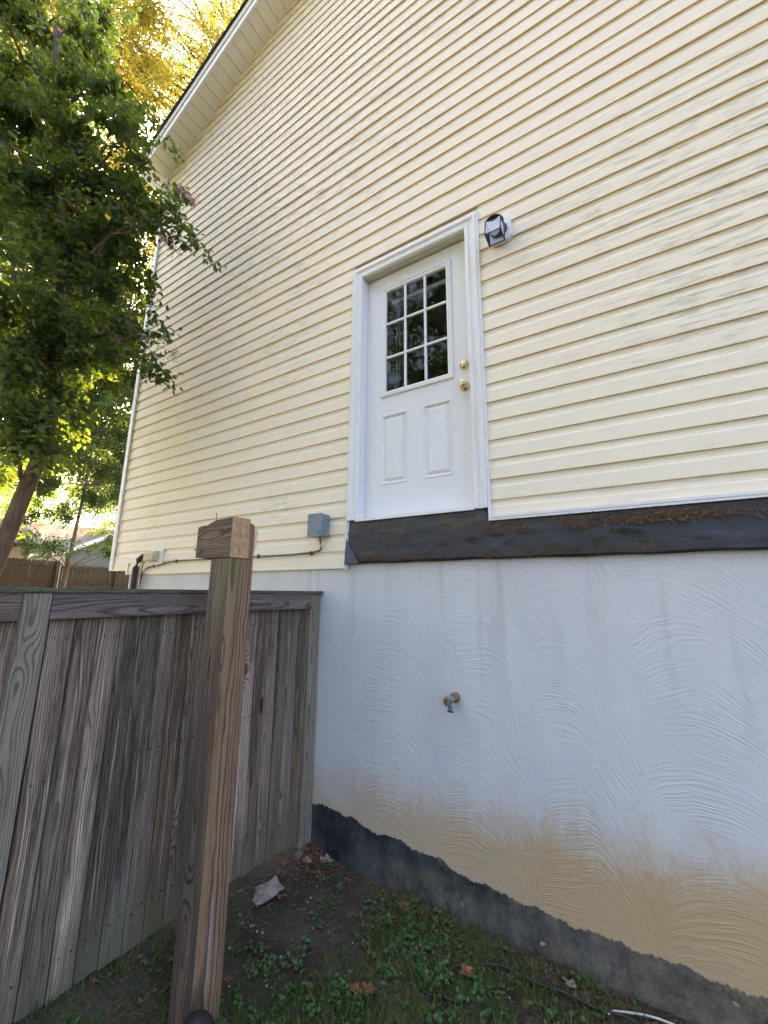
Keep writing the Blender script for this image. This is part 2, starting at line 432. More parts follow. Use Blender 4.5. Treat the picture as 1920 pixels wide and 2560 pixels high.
M_LGLASS = m_glass('lantern_glass', (.62, .74, .95), 2.6); M_SIDE = m_siding(); M_BUTT = m_butt()
M_TRIM = m_white('white_trim_vinyl', (.74, .74, .74), .35); M_DOOR = m_white('white_door_paint', (.73, .73, .74), .16)
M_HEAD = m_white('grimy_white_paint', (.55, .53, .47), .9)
M_SOF = m_white('cream_soffit_vinyl', (.80, .77, .67), .15); M_FASC = m_white('white_fascia_metal', (.80, .80, .79), .1)
M_STUC = m_stucco(); M_TAR = m_tar(); M_MEMB = m_membrane(); M_SOIL = m_soil(); M_GLASS = m_glass()
M_ROOF = m_shingle('dark_shingles', (.030, .032, .030), (.055, .055, .052))
M_FENCE = m_wood('weathered_fence_wood', [(.140, .092, .060), (.330, .280, .232), (.215, .125, .070)], (.018, .012, .010), 115, 'Z', 0, .97, 1.0, tan_z=-2.0)
M_RAIL = m_wood('weathered_rail_wood', [(.125, .095, .085), (.20, .165, .15), (.15, .11, .085)], (.045, .030, .025), 120, 'Y', 0, .35)
M_CAP = m_wood('mossy_cap_wood', [(.085, .085, .058), (.13, .13, .095), (.10, .10, .07)], (.04, .04, .03), 120, 'Y', .0, .6)
M_BATT = m_wood('pale_batten_wood', [(.20, .165, .125), (.27, .24, .19), (.22, .19, .14)], (.085, .065, .045), 120, 'Z', .35, .15)
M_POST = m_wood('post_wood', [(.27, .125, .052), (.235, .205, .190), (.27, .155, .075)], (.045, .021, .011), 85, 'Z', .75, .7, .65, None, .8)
M_BEAM = m_wood('beam_side_wood', [(.13, .08, .05), (.19, .14, .10), (.16, .10, .06)], (.030, .017, .012), 130, 'X', 0, .8)
M_ENDG = m_plain('sawn_end_grain', (.46, .29, .155), .8, .22, 40, bump=.4)
M_OLDF = m_wood('old_brown_fence', [(.040, .029, .019), (.062, .047, .034), (.050, .036, .023)], (.018, .012, .009), 90, 'Z', 0, .6)
M_STEEL = m_plain('rusty_steel', (.10, .07, .055), .55, .4, 60, .7)
M_BRASS = m_plain('polished_brass', (.62, .50, .27), .22, .08, 30, 1.0, bump=0)
M_BLACK = m_plain('black_metal', (.018, .018, .02), .38, .3, 20)
M_BOX = m_plain('grey_enamel_box', (.17, .215, .245), .45, .10, 7)
M_PLAST = m_plain('yellowed_plastic', (.50, .44, .27), .45, .15, 14)
M_RUBB = m_plain('black_rubber', (.014, .014, .015), .55, .25, 20)
M_COPPER = m_plain('dull_copper', (.30, .16, .10), .5, .3, 30, .6)
M_BRONZE = m_plain('weathered_bronze', (.22, .145, .09), .65, .4, 60, .2)
M_VERD = m_plain('green_copper', (.17, .25, .24), .6, .3, 50, .1)
M_CABLE = m_plain('grey_cable', (.13, .11, .10), .6, .2, 30)
M_WIRE = m_plain('white_cord', (.50, .50, .48), .5, .15, 30)
M_BULB = m_plain('frosted_bulb', (.80, .78, .82), .25, .03, 9, bump=0)
M_BLIND = m_plain('blind_vinyl', (.55, .55, .53), .5, .05)
M_ROOM = m_plain('unlit_room_dark', (.07, .07, .068), .9, .1)  # room surfaces coloured dark so the glass looks onto an unlit interior
M_BARKC = m_bark('crape_bark', (.10, .062, .040), (.19, .135, .095)); M_BARKD = m_bark('dark_bark', (.040, .032, .026), (.09, .075, .06))
M_LCRAPE = m_leaf('crape_leaf', (.009, .028, .014), (.040, .072, .030), (.14, .26, .02), (.34, .42, .05), .42, .40, .4)
M_LYEL = m_leaf('backlit_leaf', (.085, .10, .02), (.15, .14, .03), (.46, .42, .05), (.62, .48, .07), .60)
M_LGRN = m_leaf('green_leaf', (.035, .075, .016), (.085, .125, .025), (.26, .38, .03), (.48, .50, .06), .5)
M_LIME = m_leaf('lime_leaf', (.06, .10, .015), (.12, .15, .025), (.38, .52, .03), (.60, .62, .06), .5)
M_LDRK = m_leaf('understory_leaf', (.016, .036, .016), (.035, .065, .022), (.07, .13, .02), (.14, .20, .03), .35)
M_FLOW = m_leaf('pink_blossom', (.62, .22, .42), (.70, .36, .55), (.5, .2, .35), (.6, .3, .45), .3)
M_SEED = m_plain('seed_capsules', (.13, .12, .045), .7, .35, 30)
M_GRASS = m_leaf('grass_blade', (.055, .105, .025), (.14, .20, .05), (.10, .20, .02), (.20, .30, .04), .35)
M_STRAW = m_leaf('straw', (.055, .040, .024), (.17, .13, .075), (.05, .04, .02), (.1, .08, .04), .2)
M_CLOV = m_leaf('clover_leaf', (.040, .11, .045), (.11, .19, .065), (.07, .16, .03), (.12, .20, .04), .3)
M_LITT = m_plain('dry_litter', (.13, .068, .036), .85, .55, 50)
M_DRYL = m_plain('dry_orange_leaf', (.24, .075, .038), .7, .35, 40)
M_DRYW = m_plain('pale_dry_leaf', (.22, .165, .135), .8, .25, 40)
M_BARKP = m_plain('weathered_board', (.23, .205, .175), .85, .35, 18, bump=.5)
M_PEB = m_plain('pale_pebble', (.36, .33, .27), .7, .3, 40)

# ------------------------------------------------------------------ ground
def gz(x, y):
    x = np.asarray(x, float); y = np.asarray(y, float)
    ny = np.clip(-y, 0, 3.2)
    g = -2.222 + .108*ny*np.clip(1-(x+.34)/.33, .07, 1)
    g = g + .035*np.exp(-((x+.26)**2/.02+(y+.05)**2/.02)) + .03*np.exp(-((x+.34)/.15)**2)*(y < 0)
    g = g + .014*np.sin(3.1*x+1.3)*np.sin(2.7*y+.4) + .007*np.sin(9.3*x+2*y)*np.sin(8.1*y-1.7*x)
    left = np.clip((-.45-x)/20, 0, 1)
    g = np.where(x < -.45, g + 1.15*left**.8, g)
    return g


def lin(a, b, n): return list(np.linspace(a, b, n))
xs = sorted(set(np.round([-300, -150, -80, -50, -35, -28] + lin(-24, -4, 21) + lin(-3.4, -.6, 12) + lin(-.5, 2.6, 125) + lin(2.7, 8, 12) + [12, 20, 40, 80, 150, 300], 4)))
ys = sorted(set(np.round([-300, -150, -80, -50, -30, -20] + lin(-14, -3, 12) + lin(-2.6, .04, 105) + lin(.3, 12, 12) + [16, 24, 40, 80, 150, 300], 4)))
X, Y = np.meshgrid(xs, ys, indexing='ij')
Z = gz(X, Y)
near = (X > -.5) & (X < 2.6) & (Y > -2.6) & (Y < .05)
Z = Z + near*(RNG.normal(0, .0055, X.shape))
nx, ny_ = X.shape
idx = np.arange(nx*ny_).reshape(nx, ny_)
q = np.stack([idx[:-1, :-1], idx[1:, :-1], idx[1:, 1:], idx[:-1, 1:]], -1).reshape(-1, 4)
me = bpy.data.meshes.new('ground'); me.from_pydata(np.stack([X, Y, Z], -1).reshape(-1, 3).tolist(), [], q.tolist())
me.materials.append(M_SOIL); me.polygons.foreach_set('use_smooth', [True]*len(me.polygons))
tag(link('ground', me), 'bare dark soil with moss and sparse grass sloping along the foundation', kind='structure')

# ------------------------------------------------------------------ house
XC, XE = -3.44, 8.6
RS = .428
def rake(x): return 5.298 + RS*(x+3.476)
XR = (XC+XE)/2                    # ridge
def rtop(x): return rake(x) if x <= XR else rake(2*XR-x)
DEPTH = 9.0
house = thing('house', 'cream sided house on a grey stucco foundation with a white door high above ground', 'house', (0, 0, -2.2))
# hidden sheathing round the door opening, side, back walls and floor
w = MB()
def prism(mb, poly, y0, y1, mi=0):
    n = len(poly)
    vs = [(x, y0, z) for x, z in poly] + [(x, y1, z) for x, z in poly]
    fs = [tuple(range(n)), tuple(range(2*n-1, n-1, -1))] + [(i, i+n, (i+1) % n+n, (i+1) % n) for i in range(n)]
    mb.add(vs, fs, mi)
prism(w, [(XC, -.29), (.0, -.29), (.0, 2.06), (XC, 2.06)], .008, .14)
prism(w, [(.925, -.29), (XE, -.29), (XE, 2.06), (.925, 2.06)], .008, .14)
prism(w, [(XC, 2.06), (XE, 2.06), (XE, rake(XC)), (XR, rake(XR)), (XC, rake(XC))], .008, .14)
w.box((.0, .10, -.29), (.925, .14, .0))
w.box((XC, .142, -.29), (XC+.14, DEPTH, 5.25)); w.box((XE-.14, .142, -.29), (XE, DEPTH, 5.25)); w.box((XC+.142, DEPTH-.14, -.29), (XE-.142, DEPTH, 5.25))
prism(w, [(XC, 5.252), (XE, 5.252), (XR, rake(XR))], DEPTH-.14, DEPTH)
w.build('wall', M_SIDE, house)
w = MB(); w.box((XC+.15, .15, -.28), (XE-.15, DEPTH-.15, -.02)); w.box((XC+.15, .15, 2.5), (XE-.15, DEPTH-.15, 2.6)); w.box((-1.6, 3.4, -.018), (2.6, 3.5, 2.498))
w.build('floor', M_ROOM, house)
# side siding seen only from a step to the left is one lapped skin
w = MB()
for k in range(43):
    z0 = -.30+k*.13
    w.add([(XC-.020, .06, z0), (XC-.004, .06, z0+.13), (XC-.004, DEPTH, z0+.13), (XC-.020, DEPTH, z0), (XC-.002, .06, z0), (XC-.002, DEPTH, z0)],
          [(0, 3, 2, 1), (0, 4, 5, 3)])
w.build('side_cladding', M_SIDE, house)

PIT = .127; ZB = -.3505
def bulge(x, z):
    return -.046*math.exp(-((x-.15)**2/1.5 + (z-4.6)**2/1.5)) - .012*math.exp(-((x+1.6)**2/.9+(z-3.2)**2/.8))
def dz_of(x):
    f = min(max((x+.08)/1.08, 0), 1); return -.002 + .0055*f
PROF = [(-.003, .001), (-.0145, .0005), (-.0150, .004), (-.0110, .079), (-.0072, .089), (-.0045, .104), (-.0035, .132)]
crs = {}
def course(k, xa, xb, zclip=None):
    z0 = ZB + k*PIT; ph = random.random()*6; amp = .0006+.0016*random.random()
    nseg = max(1, int((xb-xa)/.22)) if xa < 3 else 3
    if xb > 4: nseg = max(nseg, 8)
    vs, fs, mi = [], [], []
    for i in range(nseg+1):
        f = i/nseg
        for (py, pz) in PROF:
            z = z0 + pz
            if zclip is not None: z = max(z, zclip)
            lo = max(xa, (z-5.298)/RS-3.476+.004) if z > 5.29 else xa
            hi = min(xb, 2*XR-((z-5.298)/RS-3.476)-.004) if z > 5.29 else xb
            x = lo + (hi-lo)*f
            z += dz_of(x) + amp*math.sin(1.7*x+ph)
            vs.append((x, py + bulge(x, z) - .0012*math.sin(2.3*x+ph*2), z))
    n = len(PROF)
    for i in range(nseg):
        for j in range(n-1):
            fs.append((i*n+j, (i+1)*n+j, (i+1)*n+j+1, i*n+j+1)); mi.append(1 if j == 0 else 0)
    b = MB(); b.v = vs; b.f = fs; b.mi = mi
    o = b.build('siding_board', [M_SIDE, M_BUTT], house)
    return o
DL, DRX = -.066, .992
SEAM = {6: 1.503, 7: 1.503, 8: .0, 12: 1.603, 13: 1.603, 16: 2.459, 17: 2.459, 18: 1.914, 19: 1.914, 22: .15, 23: .15, 20: .77, 21: .77}
SEAM = {k+2: v for k, v in SEAM.items()}
for k in range(67):
    z0 = ZB+k*PIT
    if rake(XR) - (z0+.05) < .05: break
    segs = []
    if k == 0: segs = [(-3.09, DL-.014)]
    elif z0 < -.18: segs = [(XC, DL-.014)]
    elif z0 < 2.0: segs = [(XC, DL), (DRX, XE)]
    elif z0 < 2.13:
        segs = [(XC, DL), (DRX, XE)]
    else: segs = [(XC, XE)]
    out = []
    for a, b in segs:
        cuts = []
        if k in SEAM and a < SEAM[k] < b: cuts.append(SEAM[k])
        elif k < 26 and k % 4 in (2, 3) and b < 1: cuts.append((-2.35, -1.55, -.85)[(k//4) % 3])
        elif k >= 26 and k % 4 in (0, 1): cuts.append(random.choice([-1.2, .35, 1.3]))
        if b-a > 6: cuts.append(4.2 + .3*(k % 5))
        pts = [a]+sorted(cuts)+[b]
        out += [(pts[i]+(.0004 if i else 0), pts[i+1]-(.0004 if i+2 < len(pts) else 0)) for i in range(len(pts)-1)]
    for a, b in out:
        if z0 > 5.2 and (b < (z0+.06-5.298)/RS-3.476+.05 or a > 2*XR-((z0+.06-5.298)/RS-3.476)-.05): continue
        course(k, a, b, zclip=(-.078 if (a > .9 and z0 < 0) else None))
# short cut course under the overhanging corner
MB().box((XC, -.019, -.300), (-3.096, -.003, -.2235)).build('siding_board', M_SIDE, house)
# trims
MB().box((XC-.045, -.034, -.300), (XC+.022, -.0195, 5.28)).box((XC-.045, -.0195, -.300), (XC-.0205, .06, 5.28)).build('corner_post', M_TRIM, house, bevel=.003)
MB().box((-3.112, -.030, -.352), (-3.082, .0, -.300)).build('end_trim', M_TRIM, house)
MB().box((-.079, -.030, -.362), (-.064, -.001, -.004)).box((-.0635, -.024, -.36), (-.056, -.001, -.006)).build('trim_strip', m_white('peeling_trim', (.66, .66, .64), .9), house)
MB().box((1.002, -.031, -.094), (XE, -.002, -.0795)).box((1.002, -.034, -.079), (XE, -.0205, -.064)).build('starter_trim', M_TRIM, house)
MB().box((.987, -.030, -.0940), (1.0015, -.002, 2.125)).build('channel_trim', M_TRIM, house)
MB().box((-.0785, -.027, .0), (-.0645, -.002, 2.125)).build('channel_trim', M_TRIM, house)
MB().box((-.0785, -.027, 2.1255), (1.0015, -.002, 2.140)).build('channel_trim', M_TRIM, house)

# door frame
def casing(pts_in, name):            # stepped brick mould, mitred by overlap of depth
    return MB()
df = bpy.data.objects.new('door_frame', None); COL.objects.link(df); df.parent = house; df.location = (0, 0, 2.2)
def mould(x0, x1, z0, z1, vert, flip):
    """brick mould with three beads; profile runs from the outer to the inner edge"""
    prof = [(0, -.006), (0, -.034), (.14, -.036), (.30, -.034), (.36, -.026), (.62, -.023), (.68, -.030), (.86, -.031), (1, -.026), (1, -.0)]
    vs = []; fs = []
    w_ = (x1-x0) if vert else (z1-z0)
    for e in (0, 1):
        for f, d in prof:
            if vert:
                x = x0+f*w_ if not flip else x1-f*w_
                z = z0 if e == 0 else z1 - (f*w_)       # mitre at the head
                vs.append((x, d, z))
            else:
                z = z1-f*w_
                x = (x0+f*w_) if e == 0 else (x1-f*w_)
                vs.append((x, d, z))
    n = len(prof)
    for i in range(n-1):
        f = (i, i+1, n+i+1, n+i)
        fs.append(f if (vert and not flip) else f[::-1])
    fs += [tuple(range(n)), tuple(range(2*n-1, n-1, -1))]
    return MB().add(vs, fs)
mould(-.063, .021, -.004, 2.122, True, False).build('casing', M_TRIM, df)
mould(.902, .986, -.012, 2.122, True, True).build('casing', M_TRIM, df)
mould(-.0628, .9858, 2.038, 2.1218, False, False).build('head_casing', M_TRIM, df)
MB().box((.004, -.001, .012), (.0255, .10, 2.06)).build('jamb', M_TRIM, df)
MB().box((.9005, -.001, .012), (.922, .10, 2.06)).build('jamb', M_TRIM, df)
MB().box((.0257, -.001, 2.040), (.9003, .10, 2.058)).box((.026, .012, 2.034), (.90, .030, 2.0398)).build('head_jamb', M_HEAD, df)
MB().box((.005, -.032, -.018), (.901, .10, .004)).box((.028, .02, .0042), (.898, .058, .014)).build('threshold', M_TRIM, df)

# door slab with cut outs
YS = .06
slab = MB()
XD = [.027, .168, .390, .520, .737, .899]; ZD = [.020, .255, .800, .95, 1.915, 2.032]
lx0, lx1 = .163, .763
def rect(mb, x0, x1, z0, z1, y, mi=0): mb.add([(x0, y, z0), (x1, y, z0), (x1, y, z1), (x0, y, z1)], [(0, 1, 2, 3)], mi)
rect(slab, XD[0], XD[5], ZD[0], ZD[1], YS); rect(slab, XD[0], XD[5], ZD[2], ZD[3], YS); rect(slab, XD[0], XD[5], ZD[4], ZD[5], YS)
for a, b in ((XD[0], XD[1]), (XD[2], XD[3]), (XD[4], XD[5])): rect(slab, a, b, ZD[1], ZD[2], YS)
rect(slab, XD[0], lx0+.02, ZD[3], ZD[4], YS); rect(slab, lx1-.02, XD[5], ZD[3], ZD[4], YS)
slab.box((XD[0], YS+.012, ZD[0]), (XD[5], YS+.042, ZD[3])); slab.box((XD[0], YS+.012, ZD[4]), (XD[5], YS+.042, ZD[5]))
slab.box((XD[0], YS+.012, ZD[3]), (lx0+.02, YS+.042, ZD[4])); slab.box((lx1-.02, YS+.012, ZD[3]), (XD[5], YS+.042, ZD[4]))
slab.add([(XD[0], YS, ZD[0]), (XD[0], YS, ZD[5]), (XD[0], YS+.012, ZD[5]), (XD[0], YS+.012, ZD[0])], [(0, 1, 2, 3)])
slab.add([(XD[0], YS, ZD[5]), (XD[5], YS, ZD[5]), (XD[5], YS+.012, ZD[5]), (XD[0], YS+.012, ZD[5])], [(0, 1, 2, 3)])
slab.add([(XD[0], YS, ZD[0]), (XD[5], YS, ZD[0]), (XD[5], YS+.012, ZD[0]), (XD[0], YS+.012, ZD[0])], [(3, 2, 1, 0)])
door = slab.build('door', M_DOOR, house)
tag(door, 'white door with nine panes above two raised panels')
def nest(x0, x1, z0, z1, steps):
    vs, fs = [], []
    for ins, y in steps: vs += [(x0+ins, y, z0+ins), (x1-ins, y, z0+ins), (x1-ins, y, z1-ins), (x0+ins, y, z1-ins)]
    for i in range(len(steps)-1):
        for k in range(4): fs.append((i*4+k, i*4+(k+1) % 4, (i+1)*4+(k+1) % 4, (i+1)*4+k))
    fs.append(tuple(len(vs)-4+k for k in range(4)))
    return MB().add(vs, fs)
for a, b in ((.168, .390), (.520, .737)):
    nest(a, b, .255, .800, [(0, YS), (.002, YS-.004), (.008, YS-.005), (.013, YS+.001), (.020, YS+.010), (.026, YS+.010), (.046, YS+.0005)]).build('door_panel', M_DOOR, door)
# lite frame
lf = MB()
def ring(mb, x0, x1, z0, z1, steps):
    vs, fs = [], []
    for ins, y in steps: vs += [(x0+ins, y, z0+ins), (x1-ins, y, z0+ins), (x1-ins, y, z1-ins), (x0+ins, y, z1-ins)]
    for i in range(len(steps)-1):
        for k in range(4): fs.append((i*4+k, i*4+(k+1) % 4, (i+1)*4+(k+1) % 4, (i+1)*4+k))
    mb.add(vs, fs)
ring(lf, lx0, lx1, .950, 1.915, [(0, YS+.001), (0, YS-.008), (.006, YS-.014), (.014, YS-.014), (.018, YS-.009), (.030, YS-.012), (.040, YS-.010), (.0455, YS+.004), (.0455, YS+.02)])
lf.build('window_frame', M_DOOR, door)
gx = [.2085, .383, .567, .7175]; gx = [.2085, .3785, .5485, .7175]; gzs = [.9955, 1.278, 1.575, 1.8695]
for i in (1, 2): MB().box((gx[i]-.009, YS-.009, gzs[0]), (gx[i]+.009, YS+.010, gzs[3])).build('muntin', M_DOOR, door, bevel=.003)
for i in (1, 2): MB().box((gx[0], YS-.0085, gzs[i]-.009), (gx[3], YS+.0095, gzs[i]+.009)).build('muntin', M_DOOR, door, bevel=.003)
for i in range(3):
    for j in range(3):
        MB().add([(gx[i], YS+.006, gzs[j]), (gx[i+1], YS+.006, gzs[j]), (gx[i+1], YS+.006+random.uniform(-.0008, .0008), gzs[j+1]), (gx[i], YS+.006, gzs[j+1])], [(0, 1, 2, 3)]).build('pane', M_GLASS, door)
MB().lathe((.840, YS, .862), (0, -1, 0), [(0, .034), (.005, .034), (.010, .026), (.018, .014), (.034, .012), (.040, .020), (.050, .0265), (.060, .0265), (.068, .021), (.071, .010)], 24).build('door_knob', M_BRASS, door, smooth=True)
MB().lathe((.840, YS, 1.024), (0, -1, 0), [(0, .032), (.006, .032), (.012, .026), (.022, .022), (.026, .014), (.0265, .002)], 24).box((.8385, YS-.0285, 1.014), (.8415, YS-.0262, 1.034)).build('deadbolt', M_BRASS, door, smooth=True)
# blind behind the glass
MB().box((.215, .125, 1.80), (.715, .150, 1.835)).tube([(.262, .13, 1.80), (.262, .13, 1.10)], .0025, 5).tube([(.284, .13, 1.80), (.284, .13, 1.02)], .0018, 5).lathe((.284, .13, .99), (0, 0, 1), [(0, .008), (.03, .003)], 8).build('blind_rail', M_BLIND, door)
MB().box((.30, .9, .30), (.44, 1.4, 1.25)).box((.18, .8, .0), (.36, 1.3, 1.18)).build('furniture', M_BLIND, door)

# foundation, coating, membrane
fm = MB(); NXF, NZF = 60, 30
fm.box((-3.08, .004, -2.9), (XE, .25, -.290)); fm.box((-3.08, .252, -2.9), (-2.85, DEPTH-.1, -.295)); fm.box((XE-.25, .252, -2.9), (XE, DEPTH-.1, -.295)); fm.box((-2.85, DEPTH-.35, -2.9), (XE-.26, DEPTH-.1, -.295))
fnd = fm.build('foundation_wall', M_STUC, house)
tag(fnd, 'grey white stucco swept in trowel arcs with tan soil stains')
top = [(-.6, -1.93), (-.347, -1.932), (-.2, -1.925), (.032, -1.935), (.12, -1.965), (.309, -1.962), (.45, -1.975), (.619, -1.983), (.70, -2.006), (.814, -2.026), (.994, -2.028), (1.234, -2.044), (1.448, -2.045), (1.7, -2.039), (1.97, -2.042), (8.6, -2.05)]
tx = np.concatenate([np.linspace(-.6, 2.6, 400), np.linspace(2.62, 8.6, 60)])
tz = np.interp(tx, [a for a, b in top], [b for a, b in top]) + RNG.normal(0, .0035, tx.size) + .006*np.sin(tx*23) + .004*np.sin(tx*51+1)
vs, fs = [], []
for a, b in zip(tx, tz): vs += [(a, -.0005, -2.6), (a, -.0005, b), (a, .0035, b+.002)]
for i in range(len(tx)-1):
    fs += [(i*3, (i+1)*3, (i+1)*3+1, i*3+1), (i*3+1, (i+1)*3+1, (i+1)*3+2, i*3+2)]
MB().add(vs, fs).build('bitumen_coating', M_TAR, house)
# chalky scuff arc and hairline crack
arc = [(0.778, -1.983), (0.818, -1.923), (0.913, -1.863), (1.004, -1.831), (1.107, -1.81), (1.188, -1.818), (1.265, -1.834), (1.338, -1.85)]
vs, fs = [], []
for i, (a, b) in enumerate(arc):
    wd = .0015+.003*abs(math.sin(i*1.9)); vs += [(a, .0015, b-wd), (a, .0015, b+wd)]
    if i: fs.append((2*i-2, 2*i, 2*i+1, 2*i-1))
MB().add(vs, fs).build('scuff_mark', m_plain('chalk_scuff', (.46, .40, .32), .9, .2, 30), house)
vs, fs = [], []
for i in range(9):
    zz = -.352-.024*i; xx = -.347+.004*math.sin(i*2.1); vs += [(xx-.0012, .0018, zz), (xx+.0012, .0018, zz)]
    if i: fs.append((2*i-2, 2*i, 2*i+1, 2*i-1))
MB().add(vs, fs).build('hairline_crack', m_plain('crack_shadow', (.12, .11, .10), .9), house)
# membrane strip
mx = np.concatenate([np.linspace(-.063, 2.6, 130), np.linspace(2.65, 8.6, 40)]); nz = 16
vs, fs = [], []
for i, a in enumerate(mx):
    zb_ = -.320 - .0015*math.sin(a*5) - .0015*math.sin(a*17+2) - .004*min(max(a, 0), 2.5)/2.5
    zt_ = -.004 if a < .985 else -.076
    for j in range(nz+1):
        f = j/nz; z = zb_+(zt_-zb_)*f
        y = -.014 - .010*(1-f) - min(1, f*5)*.6*(.006*math.sin(a*7.3+z*21)*math.sin(a*3.1+1) + .004*math.sin(a*31+z*40) + .010*max(0, math.sin(a*2.1+z*38+1.5*math.sin(a*3.3)))**14 + .008*max(0, math.sin(a*9.1-z*23+math.sin(a*5)))**24)
        if j == nz: y = -.004
        if a > .97 and f > .7: y = max(y, -.013)
        if a < .03: y -= .02*(1-f)**2*(1-(a+.063)/.093)
        vs.append((a, min(y, -.002), z))
    vs.append((a, .003, zb_+.001))
R_ = nz+2
for i in range(len(mx)-1):
    for j in range(nz): fs.append((i*R_+j, (i+1)*R_+j, (i+1)*R_+j+1, i*R_+j+1))
    fs.append((i*R_+nz+1, (i+1)*R_+nz+1, (i+1)*R_, i*R_))
tag(MB().add(vs, fs).build('membrane_strip', M_MEMB, house, smooth=True), 'wrinkled black membrane band left where a ledger was removed')
MB().add([(-.066, -.030, -.135), (-.030, -.036, -.20), (.055, -.040, -.316), (-.070, -.044, -.330), (-.072, -.036, -.22)], [(0, 4, 3, 2, 1)]).build('membrane_flap', m_plain('blue_grey_membrane', (.055, .075, .115), .6, .4, 30), house)
# dry litter caught on the membrane
lt = MB()
def litter(n, fx, fz, ln=(.006, .03), th=.0012):
    for _ in range(n):
        x = fx(); z = fz(x); a = random.gauss(0, .7); L = random.uniform(*ln); y = -.031-random.random()*.010
        d = Vector((math.cos(a), random.uniform(-.35, .1), math.sin(a)))*L
        wv = Vector((-math.sin(a), -.2, math.cos(a)))*random.uniform(th*.6, th*2.2)
        p = Vector((x, y, z))
        lt.add([p-wv*.4, p+d*.5-wv, p+d, p+d*.5+wv], [(0, 1, 2, 3)])
litter(1700, lambda: random.choice([random.gauss(.2, .09), random.gauss(.45, .12), random.gauss(1.0, .07), random.gauss(1.30, .10), random.gauss(1.7, .14), random.uniform(-.03, 2.3)]), lambda x: random.gauss(-.292, .012), (.003, .014))
litter(1200, lambda: random.choice([random.gauss(1.15, .05), random.gauss(1.02, .06), random.gauss(1.45, .06), random.gauss(1.78, .08), random.gauss(2.05, .14), random.gauss(1.62, .1)]), lambda x: random.gauss(-.142, .015), (.006, .026), .0016)
litter(120, lambda: random.gauss(1.85, .13), lambda x: random.gauss(-.150, .014), (.02, .05), .0026)
litter(420, lambda: random.uniform(-.03, .9), lambda x: random.choice([-.10, -.16, -.20, -.26])+random.gauss(0, .008), (.004, .016))
litter(420, lambda: random.choice([.05, .30, 1.2, 1.6, 1.9])+random.gauss(0, .05), lambda x: random.gauss(-.200, .03), (.003, .012))
tag(lt.build('dry_litter', M_LITT, house), kind='stuff')
# rake soffit panels, fascia, roof
sof = bpy.data.objects.new('rake_soffit', None); COL.objects.link(sof); sof.parent = house; sof.location = (0, 0, 2.2)
OV = .27; pw = .128
x = XC-.17; k = 0
while x < XR-.01:
    x1 = min(x+pw, XR)
    za, zb_ = rake(x), rake(x1)
    g = .006
    vs = [(x, .0, za), (x+g, .0, za+RS*g+.006), (x1-.002, .0, zb_), (x, -OV, za), (x+g, -OV, za+RS*g+.006), (x1-.002, -OV, zb_), (x1, .0, zb_), (x1, -OV, zb_)]
    vs = [(x, .0, za+.007), (x+.005, .0, za+RS*.005+.007), (x+.007, .0, za+RS*.007), (x1, .0, zb_), (x, -OV, za+.007), (x+.005, -OV, za+RS*.005+.007), (x+.007, -OV, za+RS*.007), (x1, -OV, zb_)]
    fs = [(0, 1, 5, 4), (1, 2, 6, 5), (2, 3, 7, 6)]
    MB().add(vs, fs).build('soffit_panel', M_SOF, sof); x = x1; k += 1
def rk_strip(name, ya, yb, da, db, mat, xa=XC-.18, bevel=0):
    v = []
    for xx in (xa, XR):
        zz = rake(xx); v += [(xx, ya, zz+da), (xx, yb, zz+da), (xx, yb, zz+db), (xx, ya, zz+db)]
    for xx in (XR, 2*XR-xa):
        zz = rtop(xx); v += [(xx, ya, zz+da), (xx, yb, zz+da), (xx, yb, zz+db), (xx, ya, zz+db)]
    f = [(0, 1, 2, 3)[::-1], (12, 13, 14, 15)]
    for b_ in (0, 8):
        for i in range(4): f.append((b_+i, b_+(i+1) % 4, b_+4+(i+1) % 4, b_+4+i))
    return MB().add(v, f).build(name, mat, house)
rk_strip('wall_channel', -.014, .0, -.022, -.002, M_SOF, XC-.02)
rk_strip('fascia_board', -OV-.020, -OV+.004, -.012, .115, M_FASC)
rk_strip('fascia_trim', -OV-.034, -OV-.0205, .085, .175, M_SOF)
rk_strip('roof_deck', -OV+.005, DEPTH+.25, .012, .10, M_ROOF)
rk_strip('shingle_edge', -OV-.055, DEPTH+.27, .176, .205, M_ROOF, XC-.24)
# eave return of the left corner
MB().box((XC-.185, -OV-.02, rake(XC-.18)-.10), (XC-.165, DEPTH+.2, rake(XC-.18)-.012)).build('eave_fascia', M_FASC, house)
MB().box((XC-.163, .002, rake(XC-.18)-.03), (XC-.022, DEPTH, rake(XC-.18)-.015)).build('eave_soffit', M_SOF, house)

# ------------------------------------------------------------------ things on the wall
# lantern
ln = thing('wall_lantern', 'black framed glass wall lantern on a white block right of the door', 'wall light', (1.147, -.02, 1.875))
oc = []
for xx, zz in ((1.070, 1.815), (1.098, 1.785), (1.200, 1.785), (1.227, 1.812), (1.227, 1.938), (1.200, 1.965), (1.098, 1.965), (1.070, 1.938)): oc.append((xx, zz))
b = MB(); prism(b, oc, -.042, -.006)
b.f[0] = b.f[0]; b.build('mounting_block', M_TRIM, ln, bevel=.004)
MB().lathe((1.147, -.0425, 1.872), (0, -1, 0), [(0, .056), (.006, .056), (.016, .050), (.024, .036), (.027, .012)], 24).build('back_plate', M_BLACK, ln, smooth=True)
MB().tube([(1.147, -.065, 1.872), (1.147, -.100, 1.885), (1.147, -.125, 1.878)], .010, 8).build('arm', M_BLACK, ln, smooth=True)
fy0, fy1 = -.212, -.110
def lc(z): # half width of cage
    return .050 if z > 1.8 else .050
zt, zb_ = 1.832, 1.712
fr = MB(); T = .0034
xl, xr_ = 1.098, 1.196
fyt = -.190                       # the front leans back towards the top
def bar(p, q_): fr.tube([p, q_], T*1.25, 4)
